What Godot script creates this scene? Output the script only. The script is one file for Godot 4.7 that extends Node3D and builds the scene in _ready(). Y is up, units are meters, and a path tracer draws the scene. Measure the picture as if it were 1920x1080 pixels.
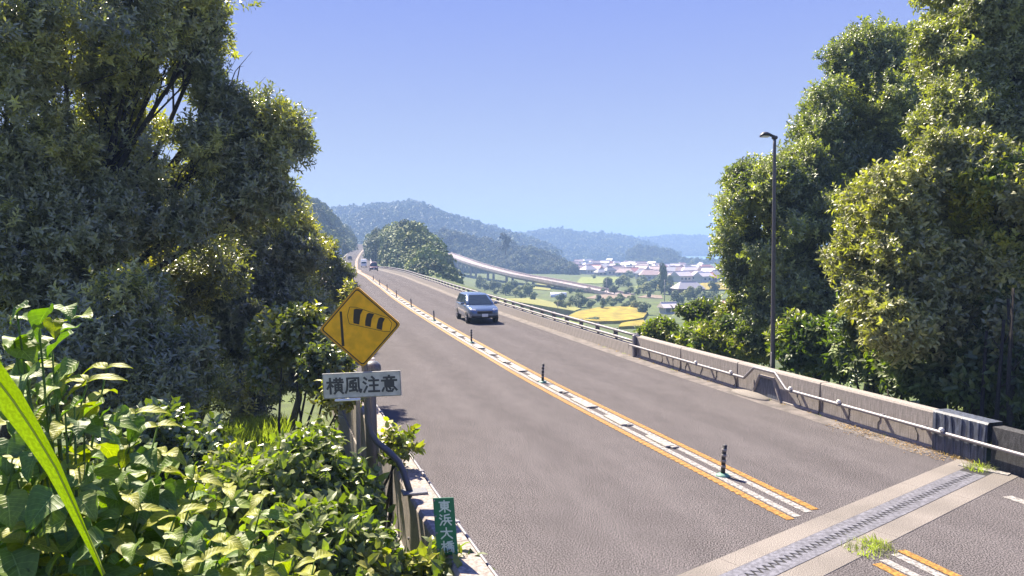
extends Node3D

# ---------------------------------------------------------------- camera numbers
const F := 1450.0                      # focal length in pixels of a 1920 wide frame
const CAM := Vector3(0, 4.2, 0)
var cb := Basis(Vector3.RIGHT, -atan(80.0 / F))
var noise := FastNoiseLite.new()
var noise_b := FastNoiseLite.new()
var road := Curve3D.new()
var road_len := 0.0
var M := {}
var R := RandomNumberGenerator.new()

func P(px: float, py: float, d: float) -> Vector3:
	return CAM + cb * Vector3((px - 960.0) / F * d, (540.0 - py) / F * d, -d)

func G(px: float, py: float) -> Vector3:
	var v: Vector3 = cb * Vector3((px - 960.0) / F, (540.0 - py) / F, -1.0)
	return CAM + v * (-CAM.y / v.y)

func V(px: float, py: float, lo := 45.0) -> Vector3:      # where a sight line meets the terrain
	var v: Vector3 = cb * Vector3((px - 960.0) / F, (540.0 - py) / F, -1.0)
	var d := lo
	while d < 1500.0:
		var p: Vector3 = CAM + v * d
		if p.y < terrain(p.x, -p.z):
			return p
		d *= 1.006
	return CAM + v * d

# ---------------------------------------------------------------- materials
func srgb(c: Color) -> Color:
	return c.linear_to_srgb()

func noise_tex(seed_: int, freq: float, c0: float, c1: float, size := 512, kind := FastNoiseLite.TYPE_SIMPLEX_SMOOTH, oct := 4, lo := 0.25, hi := 0.75) -> NoiseTexture2D:
	var n := FastNoiseLite.new()
	n.seed = seed_
	n.noise_type = kind
	n.frequency = freq
	n.fractal_octaves = oct
	var t := NoiseTexture2D.new()
	t.width = size
	t.height = size
	t.seamless = true
	t.noise = n
	var g := Gradient.new()
	g.offsets = PackedFloat32Array([0.0, lo, hi, 1.0])
	g.colors = PackedColorArray([Color(c0, c0, c0), Color(c0, c0, c0).lerp(Color(c1, c1, c1), 0.12), Color(c1, c1, c1).lerp(Color(c0, c0, c0), 0.12), Color(c1, c1, c1)])
	t.color_ramp = g
	return t

func mat(c: Color, rough := 0.7, metal := 0.0, tex: Texture2D = null, scale := 1.0, bump: Texture2D = null, bump_cm := 0.0) -> StandardMaterial3D:
	var m := StandardMaterial3D.new()
	m.albedo_color = srgb(c)
	m.roughness = rough
	m.metallic = metal
	if tex or bump:
		m.uv1_triplanar = true
		m.uv1_world_triplanar = true
		m.uv1_scale = Vector3.ONE * scale
	if tex:
		m.albedo_texture = tex
	if bump:
		m.heightmap_enabled = true
		m.heightmap_texture = bump
		m.heightmap_scale = bump_cm
	return m

func with_stains(m: StandardMaterial3D, tex: Texture2D, scale: Vector3) -> StandardMaterial3D:
	m.detail_enabled = true
	m.detail_blend_mode = BaseMaterial3D.BLEND_MODE_MUL
	m.detail_albedo = tex
	m.detail_uv_layer = BaseMaterial3D.DETAIL_UV_2
	m.uv2_triplanar = true
	m.uv2_world_triplanar = true
	m.uv2_scale = scale
	return m

func leafy(rough: float, back: Color, spec := 0.5) -> StandardMaterial3D:
	var m := StandardMaterial3D.new()
	m.vertex_color_use_as_albedo = true
	m.roughness = rough
	m.metallic_specular = spec
	m.backlight_enabled = true
	m.backlight = back
	return m

func leaf_tone(c: Color, back: Color, tex: Texture2D, bump: Texture2D) -> StandardMaterial3D:
	var m := StandardMaterial3D.new()
	m.albedo_color = srgb(c)
	m.albedo_texture = tex
	m.roughness = 0.5
	m.backlight_enabled = true
	m.backlight = back
	if bump:
		m.heightmap_enabled = true
		m.heightmap_texture = bump
		m.heightmap_scale = 0.25
	return m

func vein_image(bump: bool) -> ImageTexture:
	var im := Image.create(192, 192, false, Image.FORMAT_RGB8)
	for y in 192:
		for x in 192:
			var u := absf(x / 191.0 - 0.5) * 2.0
			var v := y / 191.0
			var mid := smoothstep(0.06, 0.0, u)
			var k := fposmod(v * 8.0 - u * 2.1, 1.0)
			var side := smoothstep(0.10, 0.0, absf(k - 0.5)) * (1.0 - 0.5 * u)
			var l := maxf(mid, side * 0.8)
			var n := noise.get_noise_2d(x * 1.2, y * 1.2) * 0.10
			if bump:
				var h := 0.75 - 0.5 * l + 0.2 * absf(k - 0.5)
				im.set_pixel(x, y, Color(h, h, h))
			else:
				im.set_pixel(x, y, Color(0.70 + 0.28 * l + n, 0.74 + 0.24 * l + n, 0.58 + 0.36 * l + n))
	return ImageTexture.create_from_image(im)

# ---------------------------------------------------------------- mesh helpers
func st_new(smooth := false) -> SurfaceTool:
	var st := SurfaceTool.new()
	st.begin(Mesh.PRIMITIVE_TRIANGLES)
	st.set_smooth_group(0 if smooth else -1)
	return st

func done(st: SurfaceTool) -> ArrayMesh:
	st.generate_normals()
	return st.commit()

func tri(st: SurfaceTool, a: Vector3, b: Vector3, c: Vector3) -> void:
	st.add_vertex(a); st.add_vertex(b); st.add_vertex(c)

func quad(st: SurfaceTool, a: Vector3, b: Vector3, c: Vector3, d: Vector3) -> void:
	tri(st, a, b, c); tri(st, a, c, d)

func cbox(st: SurfaceTool, t: Transform3D, sz: Vector3, ch := 0.0) -> void:
	var h := sz * 0.5
	var c := minf(ch, minf(h.x, minf(h.y, h.z)) * 0.9)
	var at = func(s: Vector3, ax: int) -> Vector3:
		var v := Vector3(s.x * (h.x - c), s.y * (h.y - c), s.z * (h.z - c))
		v[ax] = s[ax] * h[ax]
		return t * v
	for ax in 3:
		var u := (ax + 1) % 3
		var w := (ax + 2) % 3
		for s in [1.0, -1.0]:
			var q: Array[Vector3] = []
			for k in [[1, 1], [-1, 1], [-1, -1], [1, -1]]:
				var sg := Vector3.ZERO
				sg[ax] = s; sg[u] = k[0]; sg[w] = k[1]
				q.append(at.call(sg, ax))
			if s > 0: q.reverse()
			quad(st, q[0], q[1], q[2], q[3])
		if c > 0.0:
			for su in [1.0, -1.0]:
				for sw in [1.0, -1.0]:
					var a1 := Vector3.ZERO
					a1[u] = su; a1[w] = sw; a1[ax] = 1.0
					var a2 := a1
					a2[ax] = -1.0
					var pts := [at.call(a1, u), at.call(a1, w), at.call(a2, w), at.call(a2, u)]
					if su * sw < 0: pts.reverse()
					quad(st, pts[0], pts[1], pts[2], pts[3])
	if c > 0.0:
		for sx in [1.0, -1.0]:
			for sy in [1.0, -1.0]:
				for s2 in [1.0, -1.0]:
					var s := Vector3(sx, sy, s2)
					if sx * sy * s2 > 0: tri(st, at.call(s, 0), at.call(s, 2), at.call(s, 1))
					else: tri(st, at.call(s, 0), at.call(s, 1), at.call(s, 2))

func box_mesh(sz: Vector3, ch := 0.0) -> ArrayMesh:
	var st := st_new()
	cbox(st, Transform3D(), sz, ch)
	return done(st)

func tube(st: SurfaceTool, pts: Array, radii: Array, sides := 8, cap := true) -> void:
	var n := pts.size()
	var rings: Array = []
	var ref := Vector3(0.31, 0.2, 0.93).normalized()
	for i in n:
		var a: Vector3 = pts[maxi(i - 1, 0)]
		var b: Vector3 = pts[mini(i + 1, n - 1)]
		var t := (b - a).normalized()
		if absf(t.dot(ref)) > 0.95: ref = Vector3(0.9, 0.1, 0.2).normalized()
		var x := t.cross(ref).normalized()
		var y := t.cross(x)
		ref = -y if i == 0 else ref
		var r: float = radii[i] if radii.size() > 1 else radii[0]
		var ring: Array[Vector3] = []
		for k in sides:
			var an := TAU * k / sides
			ring.append(pts[i] + (x * cos(an) + y * sin(an)) * r)
		rings.append(ring)
	for i in n - 1:
		for k in sides:
			var k2 := (k + 1) % sides
			quad(st, rings[i][k], rings[i][k2], rings[i + 1][k2], rings[i + 1][k])
	if cap:
		for k in range(1, sides - 1):
			tri(st, rings[0][0], rings[0][k + 1], rings[0][k])
			tri(st, rings[n - 1][0], rings[n - 1][k], rings[n - 1][k + 1])

func tube_mesh(pts: Array, radii: Array, sides := 8) -> ArrayMesh:
	var st := st_new(true)
	tube(st, pts, radii, sides)
	return done(st)

func loft(st: SurfaceTool, rings: Array, cap := true) -> void:
	var m: int = rings[0].size()
	for i in rings.size() - 1:
		for k in m:
			var k2 := (k + 1) % m
			quad(st, rings[i][k], rings[i + 1][k], rings[i + 1][k2], rings[i][k2])
	if cap:
		var last: int = rings.size() - 1
		for k in range(1, m - 1):
			tri(st, rings[0][0], rings[0][k], rings[0][k + 1])
			tri(st, rings[last][0], rings[last][k + 1], rings[last][k])

func prism(st: SurfaceTool, t: Transform3D, poly: PackedVector2Array, z0: float, z1: float) -> void:
	var idx := Geometry2D.triangulate_polygon(poly)
	for i in range(0, idx.size(), 3):
		var a := poly[idx[i]]; var b := poly[idx[i + 1]]; var c := poly[idx[i + 2]]
		tri(st, t * Vector3(a.x, a.y, z1), t * Vector3(b.x, b.y, z1), t * Vector3(c.x, c.y, z1))
		tri(st, t * Vector3(a.x, a.y, z0), t * Vector3(c.x, c.y, z0), t * Vector3(b.x, b.y, z0))
	for i in poly.size():
		var a := poly[i]; var b := poly[(i + 1) % poly.size()]
		quad(st, t * Vector3(a.x, a.y, z0), t * Vector3(b.x, b.y, z0), t * Vector3(b.x, b.y, z1), t * Vector3(a.x, a.y, z1))

func obj(parent: Node3D, called: String, mesh: Mesh, m: Material, at := Transform3D()) -> MeshInstance3D:
	var o := MeshInstance3D.new()
	o.name = called
	o.mesh = mesh
	o.material_override = m
	o.transform = at
	parent.add_child(o, true)
	return o

func tag(o: Node3D, label: String, category := "", group := "", kind := "") -> Node3D:
	if label: o.set_meta("label", label)
	if category: o.set_meta("category", category)
	if group: o.set_meta("group", group)
	if kind: o.set_meta("kind", kind)
	return o

func thing(called: String, label: String, category: String, at := Vector3.ZERO, group := "") -> Node3D:
	var o := Node3D.new()
	o.name = called
	add_child(o, true)
	o.position = at
	tag(o, label, category, group)
	return o

func structure(called: String, mesh: Mesh, m: Material) -> MeshInstance3D:
	var o := obj(self, called, mesh, m)
	o.set_meta("kind", "structure")
	return o

# ---------------------------------------------------------------- road line
func road_frame(s: float) -> Transform3D:          # x to the seaward side, y up, z backwards along the road
	var a := road.sample_baked(clampf(s - 0.4, 0, road_len), true)
	var b := road.sample_baked(clampf(s + 0.4, 0, road_len), true)
	var t := (b - a).normalized()
	var x := t.cross(Vector3.UP).normalized()
	return Transform3D(Basis(x, Vector3.UP, x.cross(Vector3.UP)), road.sample_baked(clampf(s, 0, road_len), true))

func rp(s: float, o: float, y := 0.0) -> Vector3:
	return road_frame(s) * Vector3(o, y, 0)

func s_at(depth: float, o := 0.0) -> float:
	var lo := 0.0
	var hi := road_len
	for i in 30:
		var mid := (lo + hi) * 0.5
		if -rp(mid, o).z < depth: lo = mid
		else: hi = mid
	return lo

func s_hit(o: float, a: Vector3, b: Vector3) -> float:   # where the lane line o crosses the line a-b
	var lo := 0.0
	var hi := s_at(40)
	var n := Vector3(b.z - a.z, 0, a.x - b.x)
	var side := signf((rp(hi, o) - a).dot(n))
	for i in 30:
		var mid := (lo + hi) * 0.5
		if (rp(mid, o) - a).dot(n) * side < 0: lo = mid
		else: hi = mid
	return lo

func sweep(st: SurfaceTool, prof: Array, s0: float, s1: float, ds: float, closed := true, grow := true) -> void:
	var s := s0
	var rings: Array = []
	while true:
		var f := road_frame(s)
		var ring: Array[Vector3] = []
		for p in prof:
			ring.append(f * Vector3(p[0], p[1], 0))
		rings.append(ring)
		if s >= s1 - 0.001: break
		s = minf(s1, s + (ds * (1.0 + maxf(0.0, s - 60.0) / 60.0) if grow else ds))
	var m := prof.size()
	for i in rings.size() - 1:
		for k in (m if closed else m - 1):
			var k2 := (k + 1) % m
			quad(st, rings[i][k], rings[i][k2], rings[i + 1][k2], rings[i + 1][k])
	if closed:
		for r in [rings[0], rings[rings.size() - 1]]:
			for k in range(1, m - 1):
				tri(st, r[0], r[k], r[k + 1])

func strip_mesh(o0: float, o1: float, y: float, s0: float, s1: float, ds := 1.0) -> ArrayMesh:
	var st := st_new()
	sweep(st, [[o0, y], [o1, y]], s0, s1, ds, false)
	return done(st)

# ---------------------------------------------------------------- terrain
var centre_cache := {}
func centre_x(z: float) -> float:
	var k := int(roundf(z))
	if not centre_cache.has(k):
		centre_cache[k] = road.sample_baked(s_at(float(k)), true) if k > -9 and k < 500 else Vector3(-94.5 if k >= 500 else 12.5, 4.5 if k >= 500 else 0.0, 0)
	return centre_cache[k].x

func terrain(x: float, z: float) -> float:
	var y := -15.0 - 0.0045 * clampf(z, 0, 1100)
	y -= smoothstep(1080.0, 1200.0, z) * 6.0 * smoothstep(-50.0, 60.0, x)
	var cx := centre_x(z)
	var d := x - cx
	var cy: float = centre_cache[int(roundf(z))].y
	var near := smoothstep(62.0, 20.0, z)
	var bank := -0.9
	if d < -6.5:
		bank = lerpf(-1.3, 2.0, smoothstep(7.5, 2.0, z)) - 0.25 * maxf(0.0, -d - 9.0) * smoothstep(4.0, 12.0, z)
		bank = lerpf(-0.9, bank, smoothstep(6.5, 7.5, -d))
		bank = maxf(bank, -7.0) + 0.35 * maxf(0.0, -d - 26.0)
	elif d > 7.0:
		bank = -0.9 + 0.10 * (d - 7.0)
	y = lerpf(y, bank, near)
	var emb := smoothstep(125.0, 170.0, z) * smoothstep(60.0, 9.0, absf(d))
	y = lerpf(y, cy - 0.6, emb)
	if d < 0.0 and z > 50.0:
		y += smoothstep(15.0, 180.0, -d) * 40.0 * smoothstep(50.0, 160.0, z)
	return minf(y, cy - 0.55) if absf(d) < 6.6 else y

# ---------------------------------------------------------------- foliage
func leaf_into(st: SurfaceTool, b: Vector3, d: Vector3, up: Vector3, l: float, w: float, fold := 0.25) -> void:
	var x := d.cross(up).normalized()
	var n := x.cross(d).normalized()
	var tip := b + d * l - n * l * 0.12
	var p := b + d * l * 0.42
	tri(st, b, p + x * w * 0.5 + n * w * fold, tip)
	tri(st, b, tip, p - x * w * 0.5 + n * w * fold)

func round_leaf_into(st: SurfaceTool, b: Vector3, d: Vector3, up: Vector3, l: float, w: float) -> void:
	var x := d.cross(up).normalized()
	var n := x.cross(d).normalized()
	var a1 := b + d * l * .22 + x * w * .46 + n * w * .12
	var a2 := b + d * l * .62 + x * w * .42 + n * w * .06
	var b1 := b + d * l * .22 - x * w * .46 + n * w * .12
	var b2 := b + d * l * .62 - x * w * .42 + n * w * .06
	var tip := b + d * l - n * l * .16
	var mid := b + d * l * .5
	tri(st, b, a1, mid); tri(st, a1, a2, mid); tri(st, a2, tip, mid)
	tri(st, b, mid, b1); tri(st, b1, mid, b2); tri(st, b2, mid, tip)

func spray_mesh(r: RandomNumberGenerator, leaves: int, size: float, ll: float, lw: float) -> ArrayMesh:
	var st := st_new()
	for i in leaves:
		var t := (i + 0.5) / leaves
		var an := i * 2.4 + r.randf() * 0.8
		var p := Vector3(sin(t * 3.0) * 0.06 * size, t * size, cos(t * 2.0) * 0.05 * size)
		var d := Vector3(cos(an), lerpf(0.05, 1.1, t) + r.randf_range(-0.3, 0.3), sin(an)).normalized()
		var up := (Vector3(0, 1, 0) + Vector3(r.randf_range(-.6, .6), 0, r.randf_range(-.6, .6))).normalized()
		if absf(d.dot(up)) > 0.95: up = Vector3(1, 0, 0)
		if lw > ll * .35: round_leaf_into(st, p, d, up, ll * r.randf_range(0.7, 1.2), lw * r.randf_range(0.8, 1.15))
		else: leaf_into(st, p, d, up, ll * r.randf_range(0.7, 1.2), lw * r.randf_range(0.8, 1.15))
	return done(st)

func frond_mesh(r: RandomNumberGenerator, pairs: int, length: float, ll: float, lw: float) -> ArrayMesh:   # a compound leaf with leaflets in two rows
	var st := st_new()
	for i in pairs:
		var t := (i + 1.0) / (pairs + 0.5)
		var p := Vector3(0, t * length, -0.35 * length * t * t)
		for s in [-1.0, 1.0]:
			var d := Vector3(s, 0.55, -0.25 + r.randf_range(-.15, .15)).normalized()
			leaf_into(st, p, d, Vector3(0, 0.25, 1).normalized(), ll * (1.0 - 0.45 * t) * r.randf_range(.85, 1.1), lw, 0.12)
	tube(st, [Vector3.ZERO, Vector3(0, length * .5, -.09 * length), Vector3(0, length, -.35 * length)], [.008, .006, .003], 3)
	return done(st)

func big_leaf(length: float, width: float, droop: float, wavy: float, heart: float, seed_: int) -> ArrayMesh:
	var r := RandomNumberGenerator.new()
	r.seed = seed_
	var st := st_new(true)
	var rows := 9
	var cols := 6
	var g: Array = []
	for i in rows + 1:
		var t := float(i) / rows
		var w := width * 0.5 * pow(sin(PI * clampf(pow(t, lerpf(0.75, 0.5, heart)), 0.0, 1.0)), 0.8)
		if i == 0: w = width * 0.16 * heart + 0.002
		var row: Array = []
		for k in cols + 1:
			var u := (k / float(cols)) * 2.0 - 1.0
			var y := length * (t - droop * 0.25 * t * t)
			var z := -droop * length * t * t * 0.8 + absf(u) * w * 0.35 + wavy * width * 0.10 * sin(t * 9.0 + u * 2.0 + seed_) * absf(u)
			row.append([Vector3(u * w, y - heart * 0.10 * length * absf(u) * (1.0 - t), z), Vector2(k / float(cols), t)])
		g.append(row)
	for i in rows:
		for k in cols:
			for c in [[0, 0], [0, 1], [1, 1], [0, 0], [1, 1], [1, 0]]:
				var q = g[i + c[0]][k + c[1]]
				st.set_uv(q[1])
				st.add_vertex(q[0])
	return done(st)

func sub_lobes(lobes: Array, r: RandomNumberGenerator, n := 12) -> Array:
	var out: Array = []
	for l in lobes:
		var c: Vector3 = l[0]
		var q: float = l[1]
		out.append([c, q * 0.66])
		for i in n:
			var d := Vector3(r.randfn(), r.randfn() * 0.8 + 0.15, r.randfn()).normalized()
			var ax := (d + Vector3(r.randfn() * .5, r.randfn() * .4, r.randfn() * .5)).normalized()
			out.append([c + d * q * r.randf_range(0.5, 0.78), q * r.randf_range(0.15, 0.34), ax * r.randf_range(.1, 1.3)])
	return out

func pick_transforms(lobes: Array, count: int, r: RandomNumberGenerator, sc: Vector2, gap: float, freq: float, droop: float) -> Array:
	var cum := PackedFloat32Array()
	var tot := 0.0
	for l in lobes:
		tot += l[1] * l[1]
		cum.append(tot)
	var out: Array = []
	var tries := 0
	while out.size() < count and tries < count * 4:
		tries += 1
		var l = lobes[mini(cum.bsearch(r.randf() * tot), lobes.size() - 1)]
		var d := Vector3(r.randfn(), r.randfn(), r.randfn()).normalized()
		if d.y < -0.55 and r.randf() < 0.6: continue
		var p: Vector3 = l[0] + d * l[1] * (lerpf(0.5, 1.04, pow(r.randf(), 0.4)) + maxf(0.0, r.randfn() - .8) * .22)
		if l.size() > 2:
			var ax: Vector3 = l[2]
			p += ax * (p - (l[0] as Vector3)).dot(ax.normalized())
		p += Vector3(noise_b.get_noise_3dv(p * 30.0), noise_b.get_noise_3dv(p * 30.0 + Vector3(9, 50, 3)), noise_b.get_noise_3dv(p * 30.0 + Vector3(70, 5, 30))) * l[1] * .5
		if noise.get_noise_3dv(p * freq) < gap: continue
		var y := (d * .75 + Vector3(r.randf_range(-.6, .6), r.randf_range(.1, 1.3) - droop, r.randf_range(-.6, .6))).normalized()
		var x := y.cross(Vector3(r.randf_range(-1, 1), r.randf_range(-1, 1), r.randf_range(-1, 1))).normalized()
		if x.length() < 0.5: continue
		var s := r.randf_range(sc.x, sc.y)
		out.append([Transform3D(Basis(x, y, x.cross(y)) * s, p), d])
	return out

func tone_at(p: Vector3, tones: Array, r: RandomNumberGenerator, out_: float) -> Color:
	var k := clampf(0.5 + noise_b.get_noise_3dv(p * 9.0) * 1.1 + r.randf_range(-.28, .28), 0.0, 1.0)
	var c: Color = (tones[0] as Color).lerp(tones[1], k)
	if tones.size() > 2 and noise_b.get_noise_3dv(p * 16.0 + Vector3(40, 0, 0)) > 0.18 and r.randf() < 0.8:
		c = c.lerp(tones[2], r.randf_range(0.4, 1.0))
	return c * r.randf_range(0.65, 1.35)

func scatter(parent: Node3D, called: String, mesh: Mesh, m: Material, list: Array, tones: Array, r: RandomNumberGenerator) -> MultiMeshInstance3D:
	var mm := MultiMesh.new()
	mm.transform_format = MultiMesh.TRANSFORM_3D
	mm.use_colors = true
	mm.mesh = mesh
	mm.instance_count = list.size()
	for i in list.size():
		var e = list[i]
		mm.set_instance_transform(i, e[0])
		var t: Transform3D = e[0]
		mm.set_instance_color(i, tone_at(t.origin + parent.position, tones, r, 0.0))
	var o := MultiMeshInstance3D.new()
	o.name = called
	o.multimesh = mm
	o.material_override = m
	o.set_meta("kind", "stuff")
	parent.add_child(o, true)
	return o

# px_lobes: [px, py, depth, radius in pixels]
func tree(called: String, label: String, px_lobes: Array, foot: Vector3, trunk_r: float, count: int, sprays: Array, m: Material, tones: Array, seed_: int, sc := Vector2(0.7, 1.3), gap := -0.22, droop := 0.2, group := "", category := "tree", freq := 11.0) -> Node3D:
	var r := RandomNumberGenerator.new()
	r.seed = seed_
	var t := thing(called, label, category, foot, group)
	var lobes: Array = []
	var mean := Vector3.ZERO
	for l in px_lobes:
		lobes.append([P(l[0], l[1], l[2]) - foot, l[3] / F * l[2]])
		mean += lobes[-1][0] / px_lobes.size()
	# trunk and limbs
	var fork := Vector3(mean.x * 0.45, mean.y * 0.55, mean.z * 0.45)
	var st := st_new(true)
	var bend := Vector3(r.randf_range(-.3, .3), 0, r.randf_range(-.3, .3))
	tube(st, [Vector3(0, -1.0, 0), fork * 0.35 + bend, fork * 0.7, fork], [trunk_r * 1.25, trunk_r, trunk_r * .85, trunk_r * .7], 10)
	obj(t, "trunk", done(st), M.bark)
	for l in lobes:
		var sb := st_new(true)
		var c: Vector3 = l[0]
		var mid := fork.lerp(c, 0.5) + Vector3(r.randf_range(-.4, .4), -0.25 * l[1], r.randf_range(-.4, .4))
		var rr := trunk_r * 0.42
		tube(sb, [fork * 0.9, (fork * .9).lerp(mid, .55) + Vector3(r.randfn(), r.randfn(), r.randfn()) * .13 * l[1], mid, mid.lerp(c, .5) + Vector3(r.randfn(), r.randfn(), r.randfn()) * .12 * l[1], c], [rr, rr * .8, rr * .6, rr * .42, rr * .25], 6)
		for k in 9:
			var d := Vector3(r.randfn(), r.randfn() * .6 + .3, r.randfn()).normalized()
			var a := mid.lerp(c, r.randf_range(.3, 1.0))
			var e: Vector3 = c + d * l[1] * 0.85
			var j1: Vector3 = Vector3(r.randfn(), r.randfn(), r.randfn()) * .09 * l[1]
			var j2: Vector3 = Vector3(r.randfn(), r.randfn(), r.randfn()) * .09 * l[1]
			tube(sb, [a, a.lerp(e, .33) + j1, a.lerp(e, .66) + j2, e + Vector3(0, .08 * l[1], 0)], [rr * .24, rr * .17, rr * .10, rr * .03], 4, false)
		obj(t, "limb", done(sb), M.bark)
	var all := pick_transforms(sub_lobes(lobes, r), count, r, sc, gap, freq, droop)
	for k in sprays.size():
		var part: Array = []
		for i in range(k, all.size(), sprays.size()):
			part.append(all[i])
		scatter(t, "crown", sprays[k], m, part, tones, r)
	return t

# shrub or vine: the leaves that show largest are single parts, the rest is foliage
func shrub(called: String, label: String, px_lobes: Array, foot: Vector3, singles: int, count: int, leaf: Array, fill: Array, m: Material, tones: Array, lt: Array, seed_: int, sc: Vector2, group := "", category := "shrub", gap := -0.13, leaf_name := "leaf") -> Node3D:
	var r := RandomNumberGenerator.new()
	r.seed = seed_
	var t := thing(called, label, category, foot, group)
	var lobes: Array = []
	for l in px_lobes:
		lobes.append([P(l[0], l[1], l[2]) - foot, l[3] / F * l[2]])
	for l in lobes:
		var st := st_new(true)
		var c: Vector3 = l[0]
		tube(st, [Vector3(r.randf_range(-.2, .2), -.4, r.randf_range(-.2, .2)), c * 0.5 + Vector3(r.randf_range(-.2, .2), .1, r.randf_range(-.2, .2)), c], [.04, .03, .012], 5)
		obj(t, "stem", done(st), M.bark)
	var subs := sub_lobes(lobes, r, 6)
	var all := pick_transforms(subs, count, r, Vector2(0.7, 1.3), gap, 20.0, 0.1)
	for k in fill.size():
		var part: Array = []
		for i in range(k, all.size(), fill.size()):
			part.append(all[i])
		scatter(t, "foliage", fill[k], m, part, tones, r)
	var outer := pick_transforms(subs, singles * 4, r, sc, gap, 20.0, 0.3)
	var n := 0
	for e in outer:
		if n >= singles: break
		var tr: Transform3D = e[0]
		var to_cam := (CAM - foot - tr.origin).normalized()
		var d: Vector3 = e[1]
		if d.dot(to_cam) < 0.15: continue
		# blade turned so that its face looks up and outwards
		var face := (Vector3(0, .75, 0) + d * 0.9 + Vector3(r.randf_range(-.5, .5), 0, r.randf_range(-.5, .5))).normalized()
		var along := (d * .4 + Vector3(r.randf_range(-.7, .7), -1.0, r.randf_range(-.7, .7)))
		along = (along - face * along.dot(face)).normalized()
		var s := r.randf_range(sc.x, sc.y)
		obj(t, leaf_name, leaf[n % leaf.size()], lt[r.randi() % lt.size()], Transform3D(Basis(along.cross(face), along, face) * s, tr.origin + d * 0.05))
		n += 1
	return t

func far_crown(seed_: int, tall: float, quads: int, leaf: float) -> ArrayMesh:     # about one unit across
	var r := RandomNumberGenerator.new()
	r.seed = seed_
	var lobes: Array = []
	for i in 9:
		lobes.append([Vector3(r.randf_range(-.28, .28), r.randf_range(.25, .85) * tall, r.randf_range(-.28, .28)), r.randf_range(.16, .3)])
	var st := st_new()
	for e in pick_transforms(lobes, quads, r, Vector2(.7, 1.3), -0.6, 60.0, 0.0):
		var t: Transform3D = e[0]
		var d: Vector3 = e[1]
		var n := (d + Vector3(r.randf_range(-.6, .6), r.randf_range(-.2, .9), r.randf_range(-.6, .6))).normalized()
		var x := n.cross(Vector3(.3, .2, .9)).normalized().rotated(n, r.randf() * TAU)
		var y := n.cross(x)
		var s := leaf * r.randf_range(.6, 1.4)
		var p := t.origin
		tri(st, p + x * s, p + y * s * .7 + n * s * .3, p - x * s * .9)
		tri(st, p + x * s, p - x * s * .9, p - y * s * .8 + n * s * .2)
	return done(st)

func hill(called: String, label: String, outline: Array, base: float, front: float, back: float, seed_: int, bump: float, m: Material, steep := 1.0) -> Array:
	var n := 110
	var rows := 26
	var grid: Array = []
	for j in rows + 1:
		grid.append([])
	for i in n + 1:
		var u := float(i) / n * (outline.size() - 1)
		var k := mini(int(u), outline.size() - 2)
		var f := u - k
		var a = outline[k]
		var b = outline[k + 1]
		var p := P(lerpf(a[0], b[0], f), lerpf(a[1], b[1], f), lerpf(a[2], b[2], f))
		var toward := Vector3(-p.x, 0, -p.z).normalized()
		for j in rows + 1:
			var t := (j - 8.0) / (rows - 8.0)          # below 0: the far side
			var w := absf(t) if t > 0 else absf(t) * (rows - 8.0) / 8.0
			var fall := pow(0.5 + 0.5 * cos(PI * w), 1.0 / steep)
			var q := p + toward * (front * w if t > 0 else -back * w)
			var y := base + (p.y - base) * fall
			y += bump * sin(PI * minf(w, 1.0)) * (noise.get_noise_2d(q.x * 8.0 / bump + seed_, q.z * 8.0 / bump) + 0.5 * noise.get_noise_2d(q.x * 20.0 / bump, q.z * 20.0 / bump + seed_))
			grid[j].append(Vector3(q.x, y, q.z))
	var st := st_new(true)
	for j in rows:
		for i in n:
			quad(st, grid[j][i], grid[j][i + 1], grid[j + 1][i + 1], grid[j + 1][i])
	var o := structure(called, done(st), m)
	tag(o, label, "hill")
	return grid

func wood_on(grid: Array, called: String, label: String, count: int, crowns: Array, size: Vector2, m: Material, tones: Array, seed_: int, j0 := 4, j1 := 26, sink := 0.25) -> Node3D:
	var r := RandomNumberGenerator.new()
	r.seed = seed_
	var t := thing(called, label, "wood")
	t.set_meta("kind", "stuff")
	for k in crowns.size():
		var list: Array = []
		for i in count / crowns.size():
			var v := r.randf_range(j0, j1 - 0.01)
			var u := r.randf_range(0, grid[0].size() - 1.01)
			var a := int(v)
			var b := int(u)
			var p: Vector3 = (grid[a][b] as Vector3).lerp(grid[a][b + 1], u - b).lerp((grid[a + 1][b] as Vector3).lerp(grid[a + 1][b + 1], u - b), v - a)
			var s := r.randf_range(size.x, size.y) * (1.25 if r.randf() < 0.08 else 1.0)
			list.append([Transform3D(Basis(Vector3.UP, r.randf() * TAU) * Basis.from_scale(Vector3(s, s * r.randf_range(.8, 1.2), s)), p - Vector3(0, s * sink, 0)), Vector3.UP])
		scatter(t, "tree_mass", crowns[k], m, list, tones, r)
	return t

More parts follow.
